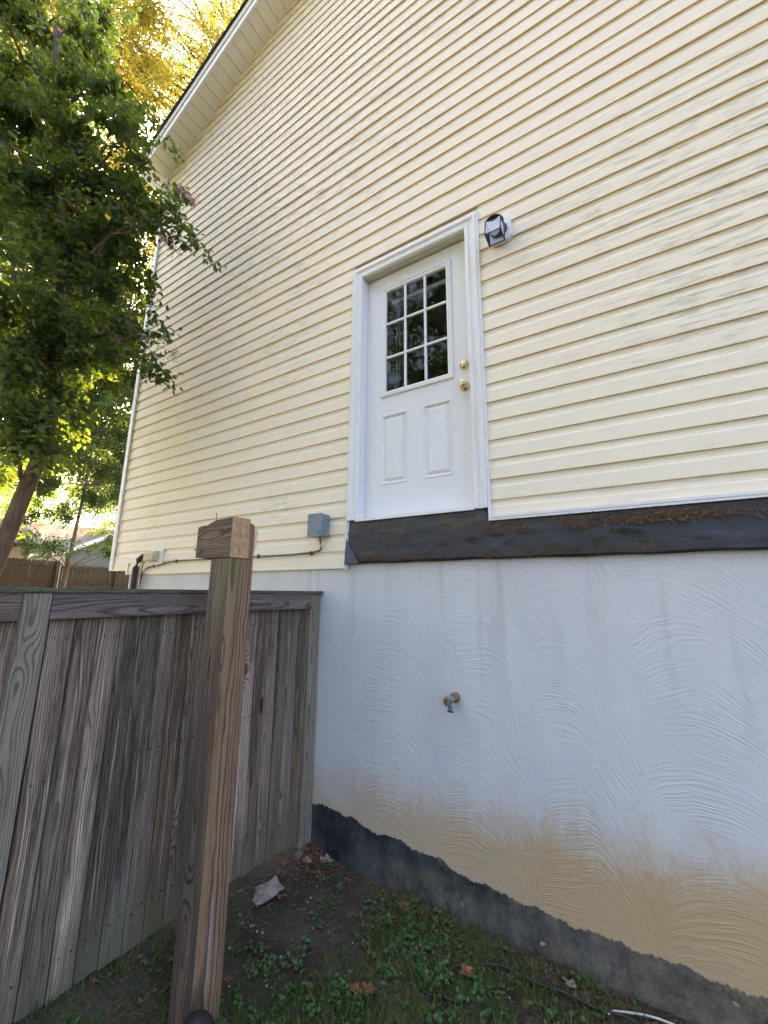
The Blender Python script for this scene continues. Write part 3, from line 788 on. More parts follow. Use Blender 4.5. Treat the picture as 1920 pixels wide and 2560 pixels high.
for xx in (xl, xr_):
    bar((xx, fy0, zb_), (xx, fyt, zt)); bar((xx, fy1, zb_), (xx, fy1, zt)); bar((xx, fy0, zb_), (xx, fy1, zb_)); bar((xx, fyt, zt), (xx, fy1, zt))
bar((xl, fy0, zb_), (xr_, fy0, zb_)); bar((xl, fyt, zt), (xr_, fyt, zt)); bar((xl, fy1, zb_), (xr_, fy1, zb_)); bar((xl, fy1, zt), (xr_, fy1, zt))
fr.build('cage', M_BLACK, ln)
MB().box((xl+.006, fyt+.006, zt-.004), (xr_-.006, fy1-.006, zt-.001)).build('added_reflector', M_TRIM, ln)  # added white plate to lighten the inside of the cage
MB().lathe((1.147, -.15, zt+.004), (0, 0, 1), [(0, .058), (.004, .058), (.016, .048), (.030, .030), (.036, .008), (.042, .006)], 24).tube([(1.137, -.15, zt+.044), (1.140, -.15, zt+.058), (1.147, -.15, zt+.063), (1.154, -.15, zt+.058), (1.157, -.15, zt+.044)], .002, 6).build('cap', M_BLACK, ln, smooth=True)
MB().add([(xl, fy0, zb_), (xr_, fy0, zb_), (xr_, fyt, zt), (xl, fyt, zt)], [(0, 1, 2, 3)]).build('pane', M_LGLASS, ln)
MB().add([(xl, fy1, zb_), (xr_, fy1, zb_), (xr_, fy1, zt), (xl, fy1, zt)], [(0, 1, 2, 3)]).build('pane', M_LGLASS, ln)
for xx in (xl, xr_): MB().add([(xx, fy0, zb_), (xx, fy1, zb_), (xx, fy1, zt), (xx, fyt, zt)], [(0, 1, 2, 3)]).build('pane', M_LGLASS, ln)
MB().lathe((1.147, -.161, zt), (0, 0, -1), [(0, .014), (.024, .014), (.030, .017), (.052, .030), (.070, .031), (.084, .022), (.090, .006)], 20).build('bulb', M_BULB, ln, smooth=True)

bx = thing('utility_box', 'grey metal utility box on the siding left of the door', 'utility box', (-.31, -.02, -.03))
MB().box((-.372, -.104, -.112), (-.240, -.016, .055)).build('case', M_BOX, bx, bevel=.004)
MB().box((-.376, -.112, -.116), (-.236, -.1045, .059)).box((-.2355, -.111, -.10), (-.2335, -.085, .04)).build('cover', M_BOX, bx, bevel=.002)
MB().tube([(-.262, -.1125, -.085), (-.262, -.118, -.085)], .004, 8).tube([(-.247, -.1125, -.068), (-.247, -.119, -.080)], .0016, 5).build('screw', M_STEEL, bx)

cb = thing('electric_cable', 'grey cable stapled along the siding below the grey box', 'cable', (-1.3, -.02, -.23))
MB().tube([(-.292, -.062, -.112), (-.290, -.055, -.150), (-.296, -.035, -.195), (-.325, -.026, -.214), (-.40, -.025, -.224), (-.60, -.026, -.231), (-.85, -.026, -.232), (-1.06, -.025, -.231), (-1.35, -.025, -.232), (-1.62, -.025, -.230), (-1.9, -.025, -.229), (-2.166, -.025, -.226), (-2.30, -.025, -.236), (-2.40, -.025, -.250), (-2.52, -.026, -.268), (-2.60, -.027, -.272), (-2.70, -.028, -.292), (-2.755, -.03, -.33), (-2.79, -.03, -.50)], .0072, 7).build('sheath', M_CABLE, cb, smooth=True)
for sx in (-.40, -.99, -2.17, -2.56): MB().box((sx-.007, -.036, -.246 if sx > -2.3 else -.285), (sx+.007, -.018, -.214 if sx > -2.3 else -.252)).build('clip', M_STEEL, cb)

ob = thing('outlet_box', 'yellowed outdoor outlet cover on a white plate near the house corner', 'outlet', (-2.55, -.02, -.17))
MB().box((-2.70, -.030, -.262), (-2.425, -.016, -.098)).build('plate', M_TRIM, ob, bevel=.003)
MB().box((-2.668, -.095, -.222), (-2.488, -.0305, -.128)).build('cover', M_PLAST, ob, bevel=.012)
MB().box((-2.665, -.060, -.127), (-2.490, -.0305, -.118)).build('hinge', M_PLAST, ob)

ls = thing('refrigerant_line', 'black insulated pipe running down into the ground at the house corner', 'pipe', (-2.83, -.05, -1.2))
MB().tube([(-2.735, -.005, -.150), (-2.76, -.045, -.165), (-2.81, -.062, -.205), (-2.838, -.066, -.28), (-2.845, -.066, -.6), (-2.85, -.066, -1.4), (-2.85, -.066, -2.25)], .030, 12).build('insulation', M_RUBB, ls, smooth=True)
MB().tube([(-2.725, -.02, -.165), (-2.755, -.05, -.20), (-2.775, -.06, -.28), (-2.782, -.06, -.8), (-2.785, -.06, -2.2)], .008, 7).build('copper_pipe', M_COPPER, ls, smooth=True)
MB().tube([(-2.705, -.02, -.165), (-2.732, -.045, -.22), (-2.747, -.05, -.30), (-2.752, -.05, -.8), (-2.752, -.05, -2.2)], .006, 7).build('wire', M_COPPER, ls, smooth=True)

fc = thing('hose_bib', 'weathered brass hose tap sticking out of the stucco wall', 'tap', (.725, 0, -1.13))
fx, fz = .738, -1.118
MB().lathe((fx, .004, fz), (0, -1, 0), [(0, .030), (.012, .031), (.020, .027), (.024, .014), (.05, .013)], 8).build('flange', M_BRONZE, fc)
MB().lathe((fx, -.040, fz), (0, -1, 0), [(0, .013), (.012, .016), (.04, .016), (.056, .012)], 14).lathe((fx-.002, -.062, fz-.004), (-.05, -.35, -1), [(0, .012), (.03, .013), (.05, .0145)], 14).build('body', M_VERD, fc, smooth=True)
MB().lathe((fx-.002, -.0795, fz-.054), (-.05, -.35, -1), [(0, .0165), (.012, .0165), (.0122, .010)], 14).build('spout_ring', M_BLACK, fc)
hb = MB(); hb.lathe((fx-.004, -.096, fz-.002), (-.12, -1, .05), [(0, .008), (.012, .024), (.020, .0265), (.028, .022), (.029, .010), (.022, .009)], 8).build('handle', M_BRONZE, fc)

# ------------------------------------------------------------------ near fence
XF = -.336
fn = thing('wooden_fence', 'weathered board fence with a top rail meeting the stucco wall', 'fence', (XF, -1.2, -2.1))
seam = [-.112]
while seam[-1] > -3.1: seam.append(seam[-1] - .0895 + random.uniform(-.002, .002))
def fbot(y): return -2.115 + .055*min(-y, 2.2) + random.uniform(-.008, .008)
for a, b in zip(seam[:-1], seam[1:]):
    z0 = fbot((a+b)/2); g = random.uniform(.0014, .0022); yo = random.uniform(-.006, .006)
    bm = MB(); yc = (a+b)/2; h = (a-b)/2-g; tw = random.uniform(-.002, .002)
    bm.box((XF-.028+yo, yc-h, z0), (XF+yo, yc+h, -.5345))
    bm.v = [(v[0] + tw*(v[1]-yc)/h, v[1]+.004*math.sin(v[2]*3+a*9)*0, v[2]) for v in bm.v]
    bm.build('board', M_FENCE, fn, loc=(XF, yc, -1.3), bevel=.003)
MB().box((XF+.0045, -.1120, -2.165), (XF+.024, -.004, -.535)).build('end_board', M_BATT, fn, loc=(XF+.01, -.06, -1.3), bevel=.003)
MB().box((XF-.019, -.1115, -2.15), (XF+.004, -.003, -.535)).build('board', M_FENCE, fn, loc=(XF, -.06, -1.3))
MB().box((XF+.0085, -1.657, -.638), (XF+.042, -.1135, -.535)).build('top_rail', M_RAIL, fn, loc=(XF+.02, -.8, -.58), bevel=.003)
MB().box((XF+.0085, -3.2, -.638), (XF+.042, -1.752, -.535)).build('top_rail', M_RAIL, fn, loc=(XF+.02, -2.4, -.58), bevel=.003)
MB().box((XF+.0085, -1.750, -2.05), (XF+.043, -1.659, -.5352)).build('batten', M_BATT, fn, loc=(XF+.02, -1.70, -1.3), bevel=.003)
nl = MB()
for a, b in zip(seam[:-1], seam[1:]):
    for zz in (-1.25, -1.9, -.72):
        for f in (.28, .72):
            nl.lathe((XF+.0045, a+(b-a)*f, zz+random.gauss(0, .006)), (1, 0, 0), [(-.006, .0028), (.003, .0028), (.004, .001)], 7)
nl.build('nail', M_STEEL, fn)['kind'] = 'stuff'
MB().box((XF-.035, -1.700, -.534), (XF+.047, .002, -.515)).build('cap_board', M_CAP, fn, loc=(XF, -.9, -.52), bevel=.002)
MB().box((XF-.033, -3.2, -.533), (XF+.049, -1.7025, -.513)).build('cap_board', M_CAP, fn, loc=(XF, -2.4, -.52), bevel=.002)
MB().box((XF-.090, -1.75, -2.4), (XF-.0225, -1.66, -.536)).box((XF-.09, -.09, -2.4), (XF-.0225, -.004, -.536)).build('back_post', M_FENCE, fn)
for zz in (-1.25, -1.9): MB().box((XF-.060, -3.2, zz-.045), (XF-.0225, -.1, zz+.045)).build('back_rail', M_RAIL, fn, loc=(XF-.04, -1.5, zz))

# ------------------------------------------------------------------ timber post with beam stub
px0, px1, py0, py1 = -.050, .090, -1.140, -1.000
tp = thing('timber_post', 'tall notched deck post with a sawn beam stub at its top', 'post', (.02, -1.07, -2.1))
ps = MB()
zn, ztop = -.366, -.182
ynt = py0+.102
def postsec(z, j):
    dx = .0
    return [(px0+dx+j, py0+j), (px1+dx-j, py0+j), (px1+dx-j, py1-j), (px0+dx+j, py1-j)]
ps.box((px0, py0, -2.6), (px1, py1, zn)); 
ps.add([(px0, ynt, zn), (px1, ynt, zn), (px1, py1, zn), (px0, py1, zn), (px0, ynt, ztop+.012), (px1, ynt, ztop), (px1-.002, py1, ztop-.016), (px0, py1, ztop+.004)],
       [(4, 5, 6, 7), (0, 1, 5, 4), (1, 2, 6, 5), (2, 3, 7, 6), (3, 0, 4, 7)])
po = ps.build('shaft', M_POST, tp, loc=(.045, -1.085, -1.2), bevel=.006)
# splinters on the back edge
sp2 = MB()
for i in range(9):
    z = -.21-.012*i; sp2.tube([(px1-.004, py1-.003, z-.03), (px1+.002, py1+.006+.004*random.random(), z), (px1+.006, py1+.010+.006*random.random(), z+.02)], [.0018, .0014, .0004], 4)
sp2.build('splinter', M_ENDG, tp)
def plank(ya, yb, seed, parent):
    random.seed(seed)
    xa, xb = -.168, px1+.004; nx_ = 12
    topz = [-.203, -.200, -.198, -.199, -.190, -.186, -.180, -.177, -.176, -.175, -.174, -.173, -.172]
    vs, fs = [], []
    for i in range(nx_+1):
        x = xa+(xb-xa)*i/nx_; zt_ = topz[i] + random.uniform(-.001, .001); zb2 = -.3645+.0045*(1-i/nx_)*random.uniform(.4, 1)+ (.0 if i else .002)
        vs += [(x, ya, zb2), (x, ya, zt_-.004), (x, ya+.005, zt_), (x, yb, zt_+.001), (x, yb, zb2)]
    for i in range(nx_):
        for j in range(5): fs.append((i*5+j, (i+1)*5+j, (i+1)*5+(j+1) % 5, i*5+(j+1) % 5))
    b = MB(); b.add(vs, [f[::-1] if False else f for f in fs], 0)
    b.add([], []); base = 0
    b.f += [tuple(range(4, -1, -1)), tuple(nx_*5+k for k in range(5))]; b.mi += [0, 1]
    return b.build('beam_board', [M_BEAM, M_ENDG], parent, loc=(-.03, ya, -.27))
plank(py0-.004, py0+.046, 3, tp); plank(py0+.0475, ynt-.001, 4, tp)
def nail(p, d, L, r=.0019):
    p = Vector(p); d = Vector(d).normalized()
    MB().tube([p, p+d*L], r, 6).tube([p+d*(L-.002), p+d*(L+.0004)], r*2.5, 8).build('nail', M_STEEL, tp)
nail((-.064, -1.118, -.205), (-.04, 0, 1), .066); nail((-.150, -1.130, -.318), (-1, -.05, .02), .046); nail((-.150, -1.128, -.315), (-1, -.3, .0), .02, .0024)
nail((-.120, -1.138, -.325), (-.55, -.55, -.62), .030); nail((-.095, -1.138, -.315), (-.75, -.5, -.45), .03)
MB().box((-.186, -1.12, -.285), (-.160, -1.112, -.273)).build('splinter', M_BEAM, tp)
random.seed(21)

# ------------------------------------------------------------------ leaves and trees
def leaf_mesh(name, C, D, N, L, W, mat, fold=.18, six=False):
    """C base points, D directions, N normals; one leaf each"""
    n = len(C)
    D = D/np.linalg.norm(D, axis=1, keepdims=True)
    S = np.cross(D, N); S /= np.linalg.norm(S, axis=1, keepdims=True)+1e-9
    U = np.cross(S, D)
    L = L[:, None]; W = W[:, None]
    if six:
        P = [C, C+D*L*.30+S*W*.48+U*W*fold, C+D*L*.68+S*W*.40+U*W*fold, C+D*L-U*L*.10, C+D*L*.68-S*W*.40+U*W*fold, C+D*L*.30-S*W*.48+U*W*fold]
        k = 6; faces = [(0, 1, 2, 3), (0, 3, 4, 5)]
        V = np.stack(P, 1).reshape(-1, 3)
        F = np.concatenate([np.arange(n)[:, None]*k + np.array(f)[None] for f in faces], 0)
    else:
        P = [C, C+D*L*.5+S*W*.5, C+D*L, C+D*L*.5-S*W*.5]; k = 4
        V = np.stack(P, 1).reshape(-1, 3)
        F = np.arange(n*4).reshape(n, 4)
    me = bpy.data.meshes.new(name)
    me.vertices.add(len(V)); me.vertices.foreach_set('co', V.astype(np.float32).ravel())
    me.loops.add(F.size); me.loops.foreach_set('vertex_index', F.astype(np.int32).ravel())
    me.polygons.add(len(F)); me.polygons.foreach_set('loop_start', np.arange(0, F.size, 4, dtype=np.int32))
    me.update(calc_edges=True); me.validate()
    me.materials.append(mat)
    return me


def rnd_unit(n): 
    v = RNG.normal(size=(n, 3)); return v/np.linalg.norm(v, axis=1, keepdims=True)


def curve_pts(a, b, sag, n=6, jit=.03):
    a = np.array(a, float); b = np.array(b, float); o = []
    L = np.linalg.norm(b-a)
    for i in range(n+1):
        f = i/n; p = a+(b-a)*f + np.array([0, 0, sag*L*math.sin(math.pi*f)])
        if 0 < i < n: p = p + RNG.normal(0, jit*L, 3)*np.array([1, 1, .6])
        o.append(p)
    return o


def make_tree(name, label, cat, base, trunk, clumps, mat_leaf, mat_bark, trad, per, csize, leaf, droop=.3, group=None, twigs=4, six=False, flat=.7):
    """trunk: list of points; clumps: (x, y, z, weight). Limbs run from the trunk to every clump, twigs through it carry the leaves."""
    t = thing(name, label, cat, base, group)
    b0 = Vector(base)
    tr = MB(); n = len(trunk); tr.tube(trunk, [trad*(1-.55*i/(n-1)) for i in range(n)], 10)
    tr.build('trunk', mat_bark, t, smooth=True)
    br = MB(); Cs, Ds, Ns, Ls, Ws = [], [], [], [], []
    T = [np.array(p) for p in trunk]
    for cl in clumps:
        c = np.array(cl[:3]); wgt = cl[3] if len(cl) > 3 else 1
        cand = T[1:]
        dist = [np.linalg.norm(c-p) + (0 if p[2] < c[2]-.1 else .8*(p[2]-c[2]+.3)) for p in cand]
        a = cand[int(np.argmin(dist))]
        pts = curve_pts(a, c, .10, 6, .035); r0 = trad*.28
        br.tube(pts, [max(r0*(1-.8*i/6), trad*.03) for i in range(7)], 5)
        nt = max(1, int(twigs*wgt)); nl = int(per*wgt/nt)
        for _ in range(nt):
            s = pts[-1] + RNG.normal(0, csize*.30, 3) if random.random() < .6 else pts[4] + RNG.normal(0, csize*.2, 3)
            e = c + RNG.normal(0, csize, 3)*np.array([1, 1, flat]) + np.array([0, 0, -droop*csize])
            tw = curve_pts(s, e, .12, 4, .05)
            br.tube(tw, [trad*.04, trad*.035, trad*.03, trad*.02, trad*.01], 3, cap=False)
            f = RNG.random(nl)**.8*4; i0 = np.minimum(f.astype(int), 3); fr_ = (f-i0)[:, None]
            A = np.array(tw); P = A[i0]*(1-fr_)+A[i0+1]*fr_
            tdir = (A[i0+1]-A[i0]); tdir /= np.linalg.norm(tdir, axis=1, keepdims=True)+1e-9
            P = P + RNG.normal(0, csize*.13, (nl, 3))
            Dv = tdir*.5 + rnd_unit(nl)*.9 + np.array([0, 0, -.35*droop])
            Cs.append(P); Ds.append(Dv); Ns.append(rnd_unit(nl)*.75+np.array([0, 0, .8]))
            s_ = RNG.uniform(.65, 1.2, nl); Ls.append(leaf[0]*s_); Ws.append(leaf[1]*s_)
    br.build('branches', mat_bark, t, smooth=False)['kind'] = 'stuff'
    C = np.concatenate(Cs)-np.array(base)
    me = leaf_mesh('crown', C, np.concatenate(Ds), np.concatenate(Ns), np.concatenate(Ls), np.concatenate(Ws), mat_leaf, six=six)
    o = link('crown', me, t); o['kind'] = 'stuff'
    return t


# near crape myrtle just beyond the fence
CR = [(-2.88,-1.75,4.92,1.2),(-2.62,-1.42,5.2,1.1),(-2.44,-1.53,4.24,1.1),(-2.15,-1.21,4.2,.9),(-2.86,-1.6,3.8,1.2),(-2.39,-1.32,3.75,1.3),(-2.04,-1.08,3.72,.9),(-1.90,-.95,3.34,.7),
      (-2.33,-1.12,3.37,1.2),(-2.61,-1.4,3.11,1.3),(-1.72,-.85,2.95,.45),(-1.72,-.92,2.70,.5),(-2.08,-.99,2.84,.9),(-2.37,-1.23,2.6,1.2),(-2.24,-1.55,2.18,.9),(-2.0,-1.4,1.66,1),(-2.12,-1.0,2.24,.9),
      (-1.98,-.95,1.80,.6),(-2.12,-1.12,1.53,.9),(-1.95,-.92,1.55,.3),(-2.1,-1.4,1.21,.8),(-2.0,-1.42,.78,.8),(-1.97,-1.29,.48,.3),(-2.11,-1.45,.61,.6),(-2.33,-1.09,1.08,.6),(-3.08,-1.74,4.39,1.2),(-2.87,-1.64,3.15,1.1),(-2.24,-1.57,1.68,.9),
      (-2.9,-1.2,5.9,1),(-3.3,-1.9,5.5,1.2),(-2.7,-2.3,4.6,1),(-3.4,-1.4,3.8,.9),(-2.6,-2.0,2.8,1),(-3.0,-2.3,3.6,1),(-2.5,-1.9,1.4,.7)]
rg_ = np.random.default_rng(77)
CR = CR + [(c[0]-.85+rg_.normal(0, .25), c[1]-.05+rg_.normal(.0, .3), c[2]+rg_.normal(.1, .4), c[3]) for c in CR if c[2] > 1.3]
crape = make_tree('crape_myrtle_tree', 'dark leafy crape myrtle with pink blossoms leaning towards the house', 'tree', (-2.42, -1.56, -1.95),
          [(-2.42,-1.56,-2.05),(-2.41,-1.47,-1.2),(-2.38,-1.29,-.22),(-2.36,-1.22,.27),(-2.34,-1.15,.68),(-2.36,-1.16,1.3),(-2.42,-1.22,2.1),(-2.50,-1.32,3.0),(-2.60,-1.45,4.0),(-2.72,-1.55,4.9)],
          CR, M_LCRAPE, M_BARKC, .068, 780, .27, (.062, .037), .45, None, 11, True, .85)
make_tree('young_tree', 'young lime green tree catching the sun behind the crape myrtle trunk', 'tree', (-4.3, -1.75, -1.75),
          [(-4.3,-1.75,-1.85),(-4.28,-1.7,-1.0),(-4.22,-1.6,-.2),(-4.15,-1.5,.6),(-4.05,-1.35,1.3),(-3.95,-1.2,2.0)],
          [(-4.0+a, -1.1+b, c, w_) for a, b, c, w_ in ((0,0,1.0,1.2),(.2,.25,1.35,1),(-.1,-.35,1.2,1),(.1,.1,1.75,1.1),(-.2,-.5,1.9,1),(.25,.3,2.1,.9),(-.1,-.2,2.5,1),(.1,.15,.65,.9),(0,-.3,.45,.7),(-.3,.3,2.6,.8),(.3,.45,1.75,.7),(.2,-.1,.2,.5))],
          M_LIME, M_BARKC, .04, 460, .27, (.075, .045), .35, None, 8, True, .8)
# sprigs that hang in front of the siding: every leaf its own object
def sprig(pts, nleaf, size, seed):
    rg = random.Random(seed)
    MB().tube(pts, [.0035, .003, .0025, .0018, .001][:len(pts)], 4).build('twig', M_BARKC, crape)
    for i in range(nleaf):
        f = (i+.5)/nleaf*(len(pts)-1); k = min(int(f), len(pts)-2); fr_ = f-k
        p = Vector(pts[k])*(1-fr_)+Vector(pts[k+1])*fr_
        t_ = (Vector(pts[k+1])-Vector(pts[k])).normalized(); side = 1 if i % 2 else -1
        d = (t_*.6 + t_.cross(Vector((.5, -.6, .4))).normalized()*side*.8 + Vector((rg.gauss(0, .35), rg.gauss(0, .35), rg.gauss(-.25, .35)))).normalized()
        me = LEAFS[rg.randrange(4)]
        o = link('leaf', me, crape); o.location = p - vloc(crape)
        o.rotation_mode = 'QUATERNION'
        nrm = Vector((rg.gauss(.1, .5), rg.gauss(-.4, .5), .8))
        s = d.cross(nrm).normalized(); u = s.cross(d)
        o.rotation_quaternion = Matrix((s, d, u)).transposed().to_quaternion(); sc = size*rg.uniform(.7, 1.15); o.scale = (sc, sc, sc)
LEAFS = []
for k in range(4):
    mm = MB(); L = 1.0; W = .50+.06*k; u_ = .10
    out = [(0, 0), (.28, .12), (.47, .34), (.46, .58), (.28, .84), (0, 1.0)]
    vs = [(0, y*L, -.05*y*y) for y in (0, .12, .34, .58, .84, 1.0)]
    vs += [(x*W*2*.5, y*L, u_*x-.05*y*y) for x, y in out[1:5]] + [(-x*W*2*.5, y*L, u_*x-.05*y*y) for x, y in out[1:5]]
    fs = [(0, 6, 1), (1, 6, 7, 2), (2, 7, 8, 3), (3, 8, 9, 4), (4, 9, 5), (0, 1, 10), (1, 2, 11, 10), (2, 3, 12, 11), (3, 4, 13, 12), (4, 5, 13)]
    me = bpy.data.meshes.new('leaf'); me.from_pydata(vs, [], fs); me.materials.append(M_LCRAPE); me.update(); LEAFS.append(me)
sprig([(-1.85,-.92,3.20), (-1.75,-.88,3.12), (-1.64,-.83,3.05), (-1.55,-.78,3.02), (-1.46,-.74,3.02)], 16, .060, 1)
sprig([(-1.85,-.92,3.00), (-1.75,-.88,2.90), (-1.68,-.87,2.78), (-1.62,-.86,2.66), (-1.57,-.84,2.55)], 18, .060, 2)
sprig([(-1.95,-.95,2.95), (-1.88,-.93,2.85), (-1.80,-.92,2.72), (-1.76,-.92,2.60), (-1.70,-.9,2.50)], 12, .055, 3)
sprig([(-1.95,-.92,1.72), (-1.80,-.86,1.68), (-1.70,-.82,1.62), (-1.60,-.78,1.55), (-1.48,-.73,1.47)], 16, .066, 4)
sprig([(-2.1,-1.1,4.1), (-2.02,-1.05,4.02), (-1.97,-1.02,3.90), (-1.93,-1.0,3.80), (-1.90,-.98,3.70)], 12, .060, 5)
sprig([(-1.98,-1.02,3.62), (-1.90,-.97,3.54), (-1.84,-.93,3.46), (-1.79,-.90,3.36), (-1.74,-.88,3.24)], 14, .060, 6)
sprig([(-2.02,-1.0,2.3), (-1.95,-.96,2.15), (-1.90,-.94,2.05), (-1.86,-.92,1.95), (-1.83,-.90,1.86)], 12, .055, 7)
# blossoms and seed heads
random.seed(5)
def panicle(p, flower, n=26, r=.06):
    mb = MB(); p = Vector(p)
    for i in range(n):
        d = Vector((random.gauss(0, .6), random.gauss(0, .6), random.gauss(-.2, .6))); e = p + d*r
        mb.tube([p, p+d*r*.6+Vector((0, 0, .008)), e], .0009, 3, 0)
        q_ = .0045 if not flower else .0016
        mb.lathe(e, (0, 0, 1), [(-q_, q_*.4), (0, q_), (q_, q_*.4)], 5, 0)
    mb.build('seed_head', M_SEED, crape)
    if flower:
        nn = 34; C = np.array(p)+RNG.normal(0, r*.42, (nn, 3)) - np.array(crape.location)
        o = link('blossom', leaf_mesh('blossom', C, rnd_unit(nn), rnd_unit(nn), RNG.uniform(.012, .024, nn), RNG.uniform(.012, .02, nn), M_FLOW), crape)
for p, f in (((-1.50,-.76,3.06), True), ((-1.42,-.72,3.00), True), ((-1.55,-.83,2.52), True), ((-1.70,-.9,2.44), False), ((-1.47,-.78,2.42), False), ((-1.90,-.98,3.66), False), ((-1.84,-.95,3.58), False),
             ((-1.43,-.70,1.44), False), ((-1.80,-.89,1.85), False), ((-1.76,-.88,1.72), False), ((-2.55,-1.30,2.9), True), ((-2.02,-1.25,1.62), True), ((-2.3,-1.2,2.2), False), ((-2.1,-1.2,2.4), False), ((-2.2,-1.25,1.9), False), ((-2.05,-1.15,2.05), False), ((-1.80,-.84,1.10), False)):
    panicle(p, f)
for _ in range(26):
    c = CR[random.randrange(27)]; panicle((c[0]+random.gauss(.12, .12), c[1]+random.gauss(-.10, .15), c[2]+random.gauss(-.05, .2)), random.random() < .15, 22, .055)
random.seed(31)


def crown_clumps(c, r, n, seed, hollow=.45, squash=(1, 1, 1)):
    rg = np.random.default_rng(seed); o = []
    while len(o) < n:
        v = rg.uniform(-1, 1, 3); d = np.linalg.norm(v)
        if hollow < d < 1: o.append((c[0]+v[0]*r*squash[0], c[1]+v[1]*r*squash[1], c[2]+v[2]*r*squash[2], float(rg.uniform(.6, 1.4))))
    return o
def tall(bx_, by_, ztop, lean=(0, 0), z0=-1.6):
    return [(bx_+lean[0]*f, by_+lean[1]*f, z0+(ztop-z0)*f) for f in (0, .15, .3, .45, .6, .75, .9, 1)]
TG = 'tall backlit trees beyond the yard'
def big(label, bx_, by_, cz, r, n, mat, seed, per, cs, leaf, sq=(1, 1, 1.25), rad=.22, hollow=.3, droop=.5, group=TG, cc=None, tw=8):
    cc = cc or (bx_, by_)
    n_ = 7; z0 = -1.6; zt_ = cz+r*.6
    tr = [(bx_+(cc[0]-bx_)*max(0, f-.15)**1.2, by_+(cc[1]-by_)*max(0, f-.15)**1.2, z0+(zt_-z0)*f) for f in (0, .15, .3, .45, .6, .75, .9, 1)]
    make_tree('shade_tree', label, 'tree', (bx_, by_, -1.4), tr, crown_clumps((cc[0], cc[1], cz), r, n, seed, hollow, sq), mat, M_BARKD, rad, per, cs, leaf, droop, group, tw, False, .8)
big('tall yellow lit tree whose top shows above the roof edge', -8.6, 7.0, 17.5, 5.6, 150, M_LYEL, 1, 1150, .8, (.115, .045), (1, 1, 1.35), cc=(-10.0, 4.6))
big('yellow green tree right behind the dark crape myrtle', -11.5, -2.2, 12.5, 5.0, 90, M_LYEL, 2, 900, .8, (.12, .05), (1, 1, 1.35), cc=(-12.2, .4))
big('green leafy tree behind the crape myrtle trunk', -14.5, -1.2, 6.9, 4.0, 84, M_LGRN, 3, 900, .75, (.13, .065), (1, 1.1, .95), cc=(-14.2, 2.0))
big('bushy sunlit tree low at the far left behind the shed', -19.5, -3.4, 6.0, 4.4, 54, M_LGRN, 4, 640, .9, (.14, .07), cc=(-19.5, .4))
big('large pale tree rising behind the neighbouring house', -37.0, 21.0, 10.5, 7.5, 90, M_LGRN, 5, 700, 1.3, (.24, .12), cc=(-37, 18.5))
big('dark tree beside the house corner above the picket fence', -13.0, 6.6, 7.2, 3.8, 90, M_LDRK, 6, 900, .75, (.12, .055), (1, 1, 1.15), cc=(-14.2, 4.4))
big('distant green tree behind the shed roof', -52.0, 2.0, 8.5, 7.0, 48, M_LGRN, 7, 460, 1.3, (.26, .13), cc=(-52, 9))
big('far wide tree filling the gap beyond the neighbouring roofs', -60.0, 16.0, 10.0, 9.0, 70, M_LGRN, 8, 520, 1.7, (.32, .16), cc=(-58, 22))
# slender understory tree
make_tree('slender_tree', 'slender dark tree with a thin trunk standing before the picket fence', 'tree', (-11.4, 2.45, -1.45),
          [(-11.4,2.45,-1.6),(-11.38,2.5,0),(-11.36,2.55,1.2),(-11.35,2.6,2.4),(-11.3,2.6,3.6),(-11.3,2.7,4.8)],
          [(-11.3+a, 2.6+b, c, w_) for a, b, c, w_ in ((.6,-.9,.55,.5),(-.2,-1.3,.75,.5),(.3,.9,.75,.5),(-.3,1.5,.45,.5),(.2,.2,1.9,.9),(-.2,-.8,2.2,1),(.4,.9,2.3,1),(.1,-1.2,3.0,1),(0,.5,3.0,1.1),(.4,1.4,3.2,1),(-.3,-.3,3.7,1.1),(.2,.9,4.2,1),(0,-.9,4.3,1),(0,.2,5,1),(.3,1.3,1.4,.8),(.1,1.9,2.4,.8),(-.2,-1.0,1.3,.25),(.2,-.6,1.5,.3))],
          M_LDRK, M_BARKD, .055, 1700, .52, (.085, .042), .2, None, 8, False, .45)
# trees across the lawn behind the camera, seen in the door glass
TB = 'trees mirrored in the door glass'
big('broad tree across the lawn that the door panes mirror', -4.5, -13.5, 9.5, 5.4, 56, M_LDRK, 11, 420, 1.1, (.24, .12), (1, 1, 1.5), group=TB)
big('broad tree across the lawn that the door panes mirror', 1.5, -15.5, 10.5, 5.8, 60, M_LDRK, 12, 420, 1.1, (.24, .12), (1, 1, 1.5), group=TB)
big('broad tree across the lawn that the door panes mirror', 8.0, -13.0, 8.5, 5.0, 44, M_LDRK, 13, 420, 1.1, (.24, .12), group=TB)
big('broad tree across the lawn that the door panes mirror', -11.5, -12.0, 7.0, 4.6, 36, M_LDRK, 14, 420, 1.1, (.24, .12), group=TB)

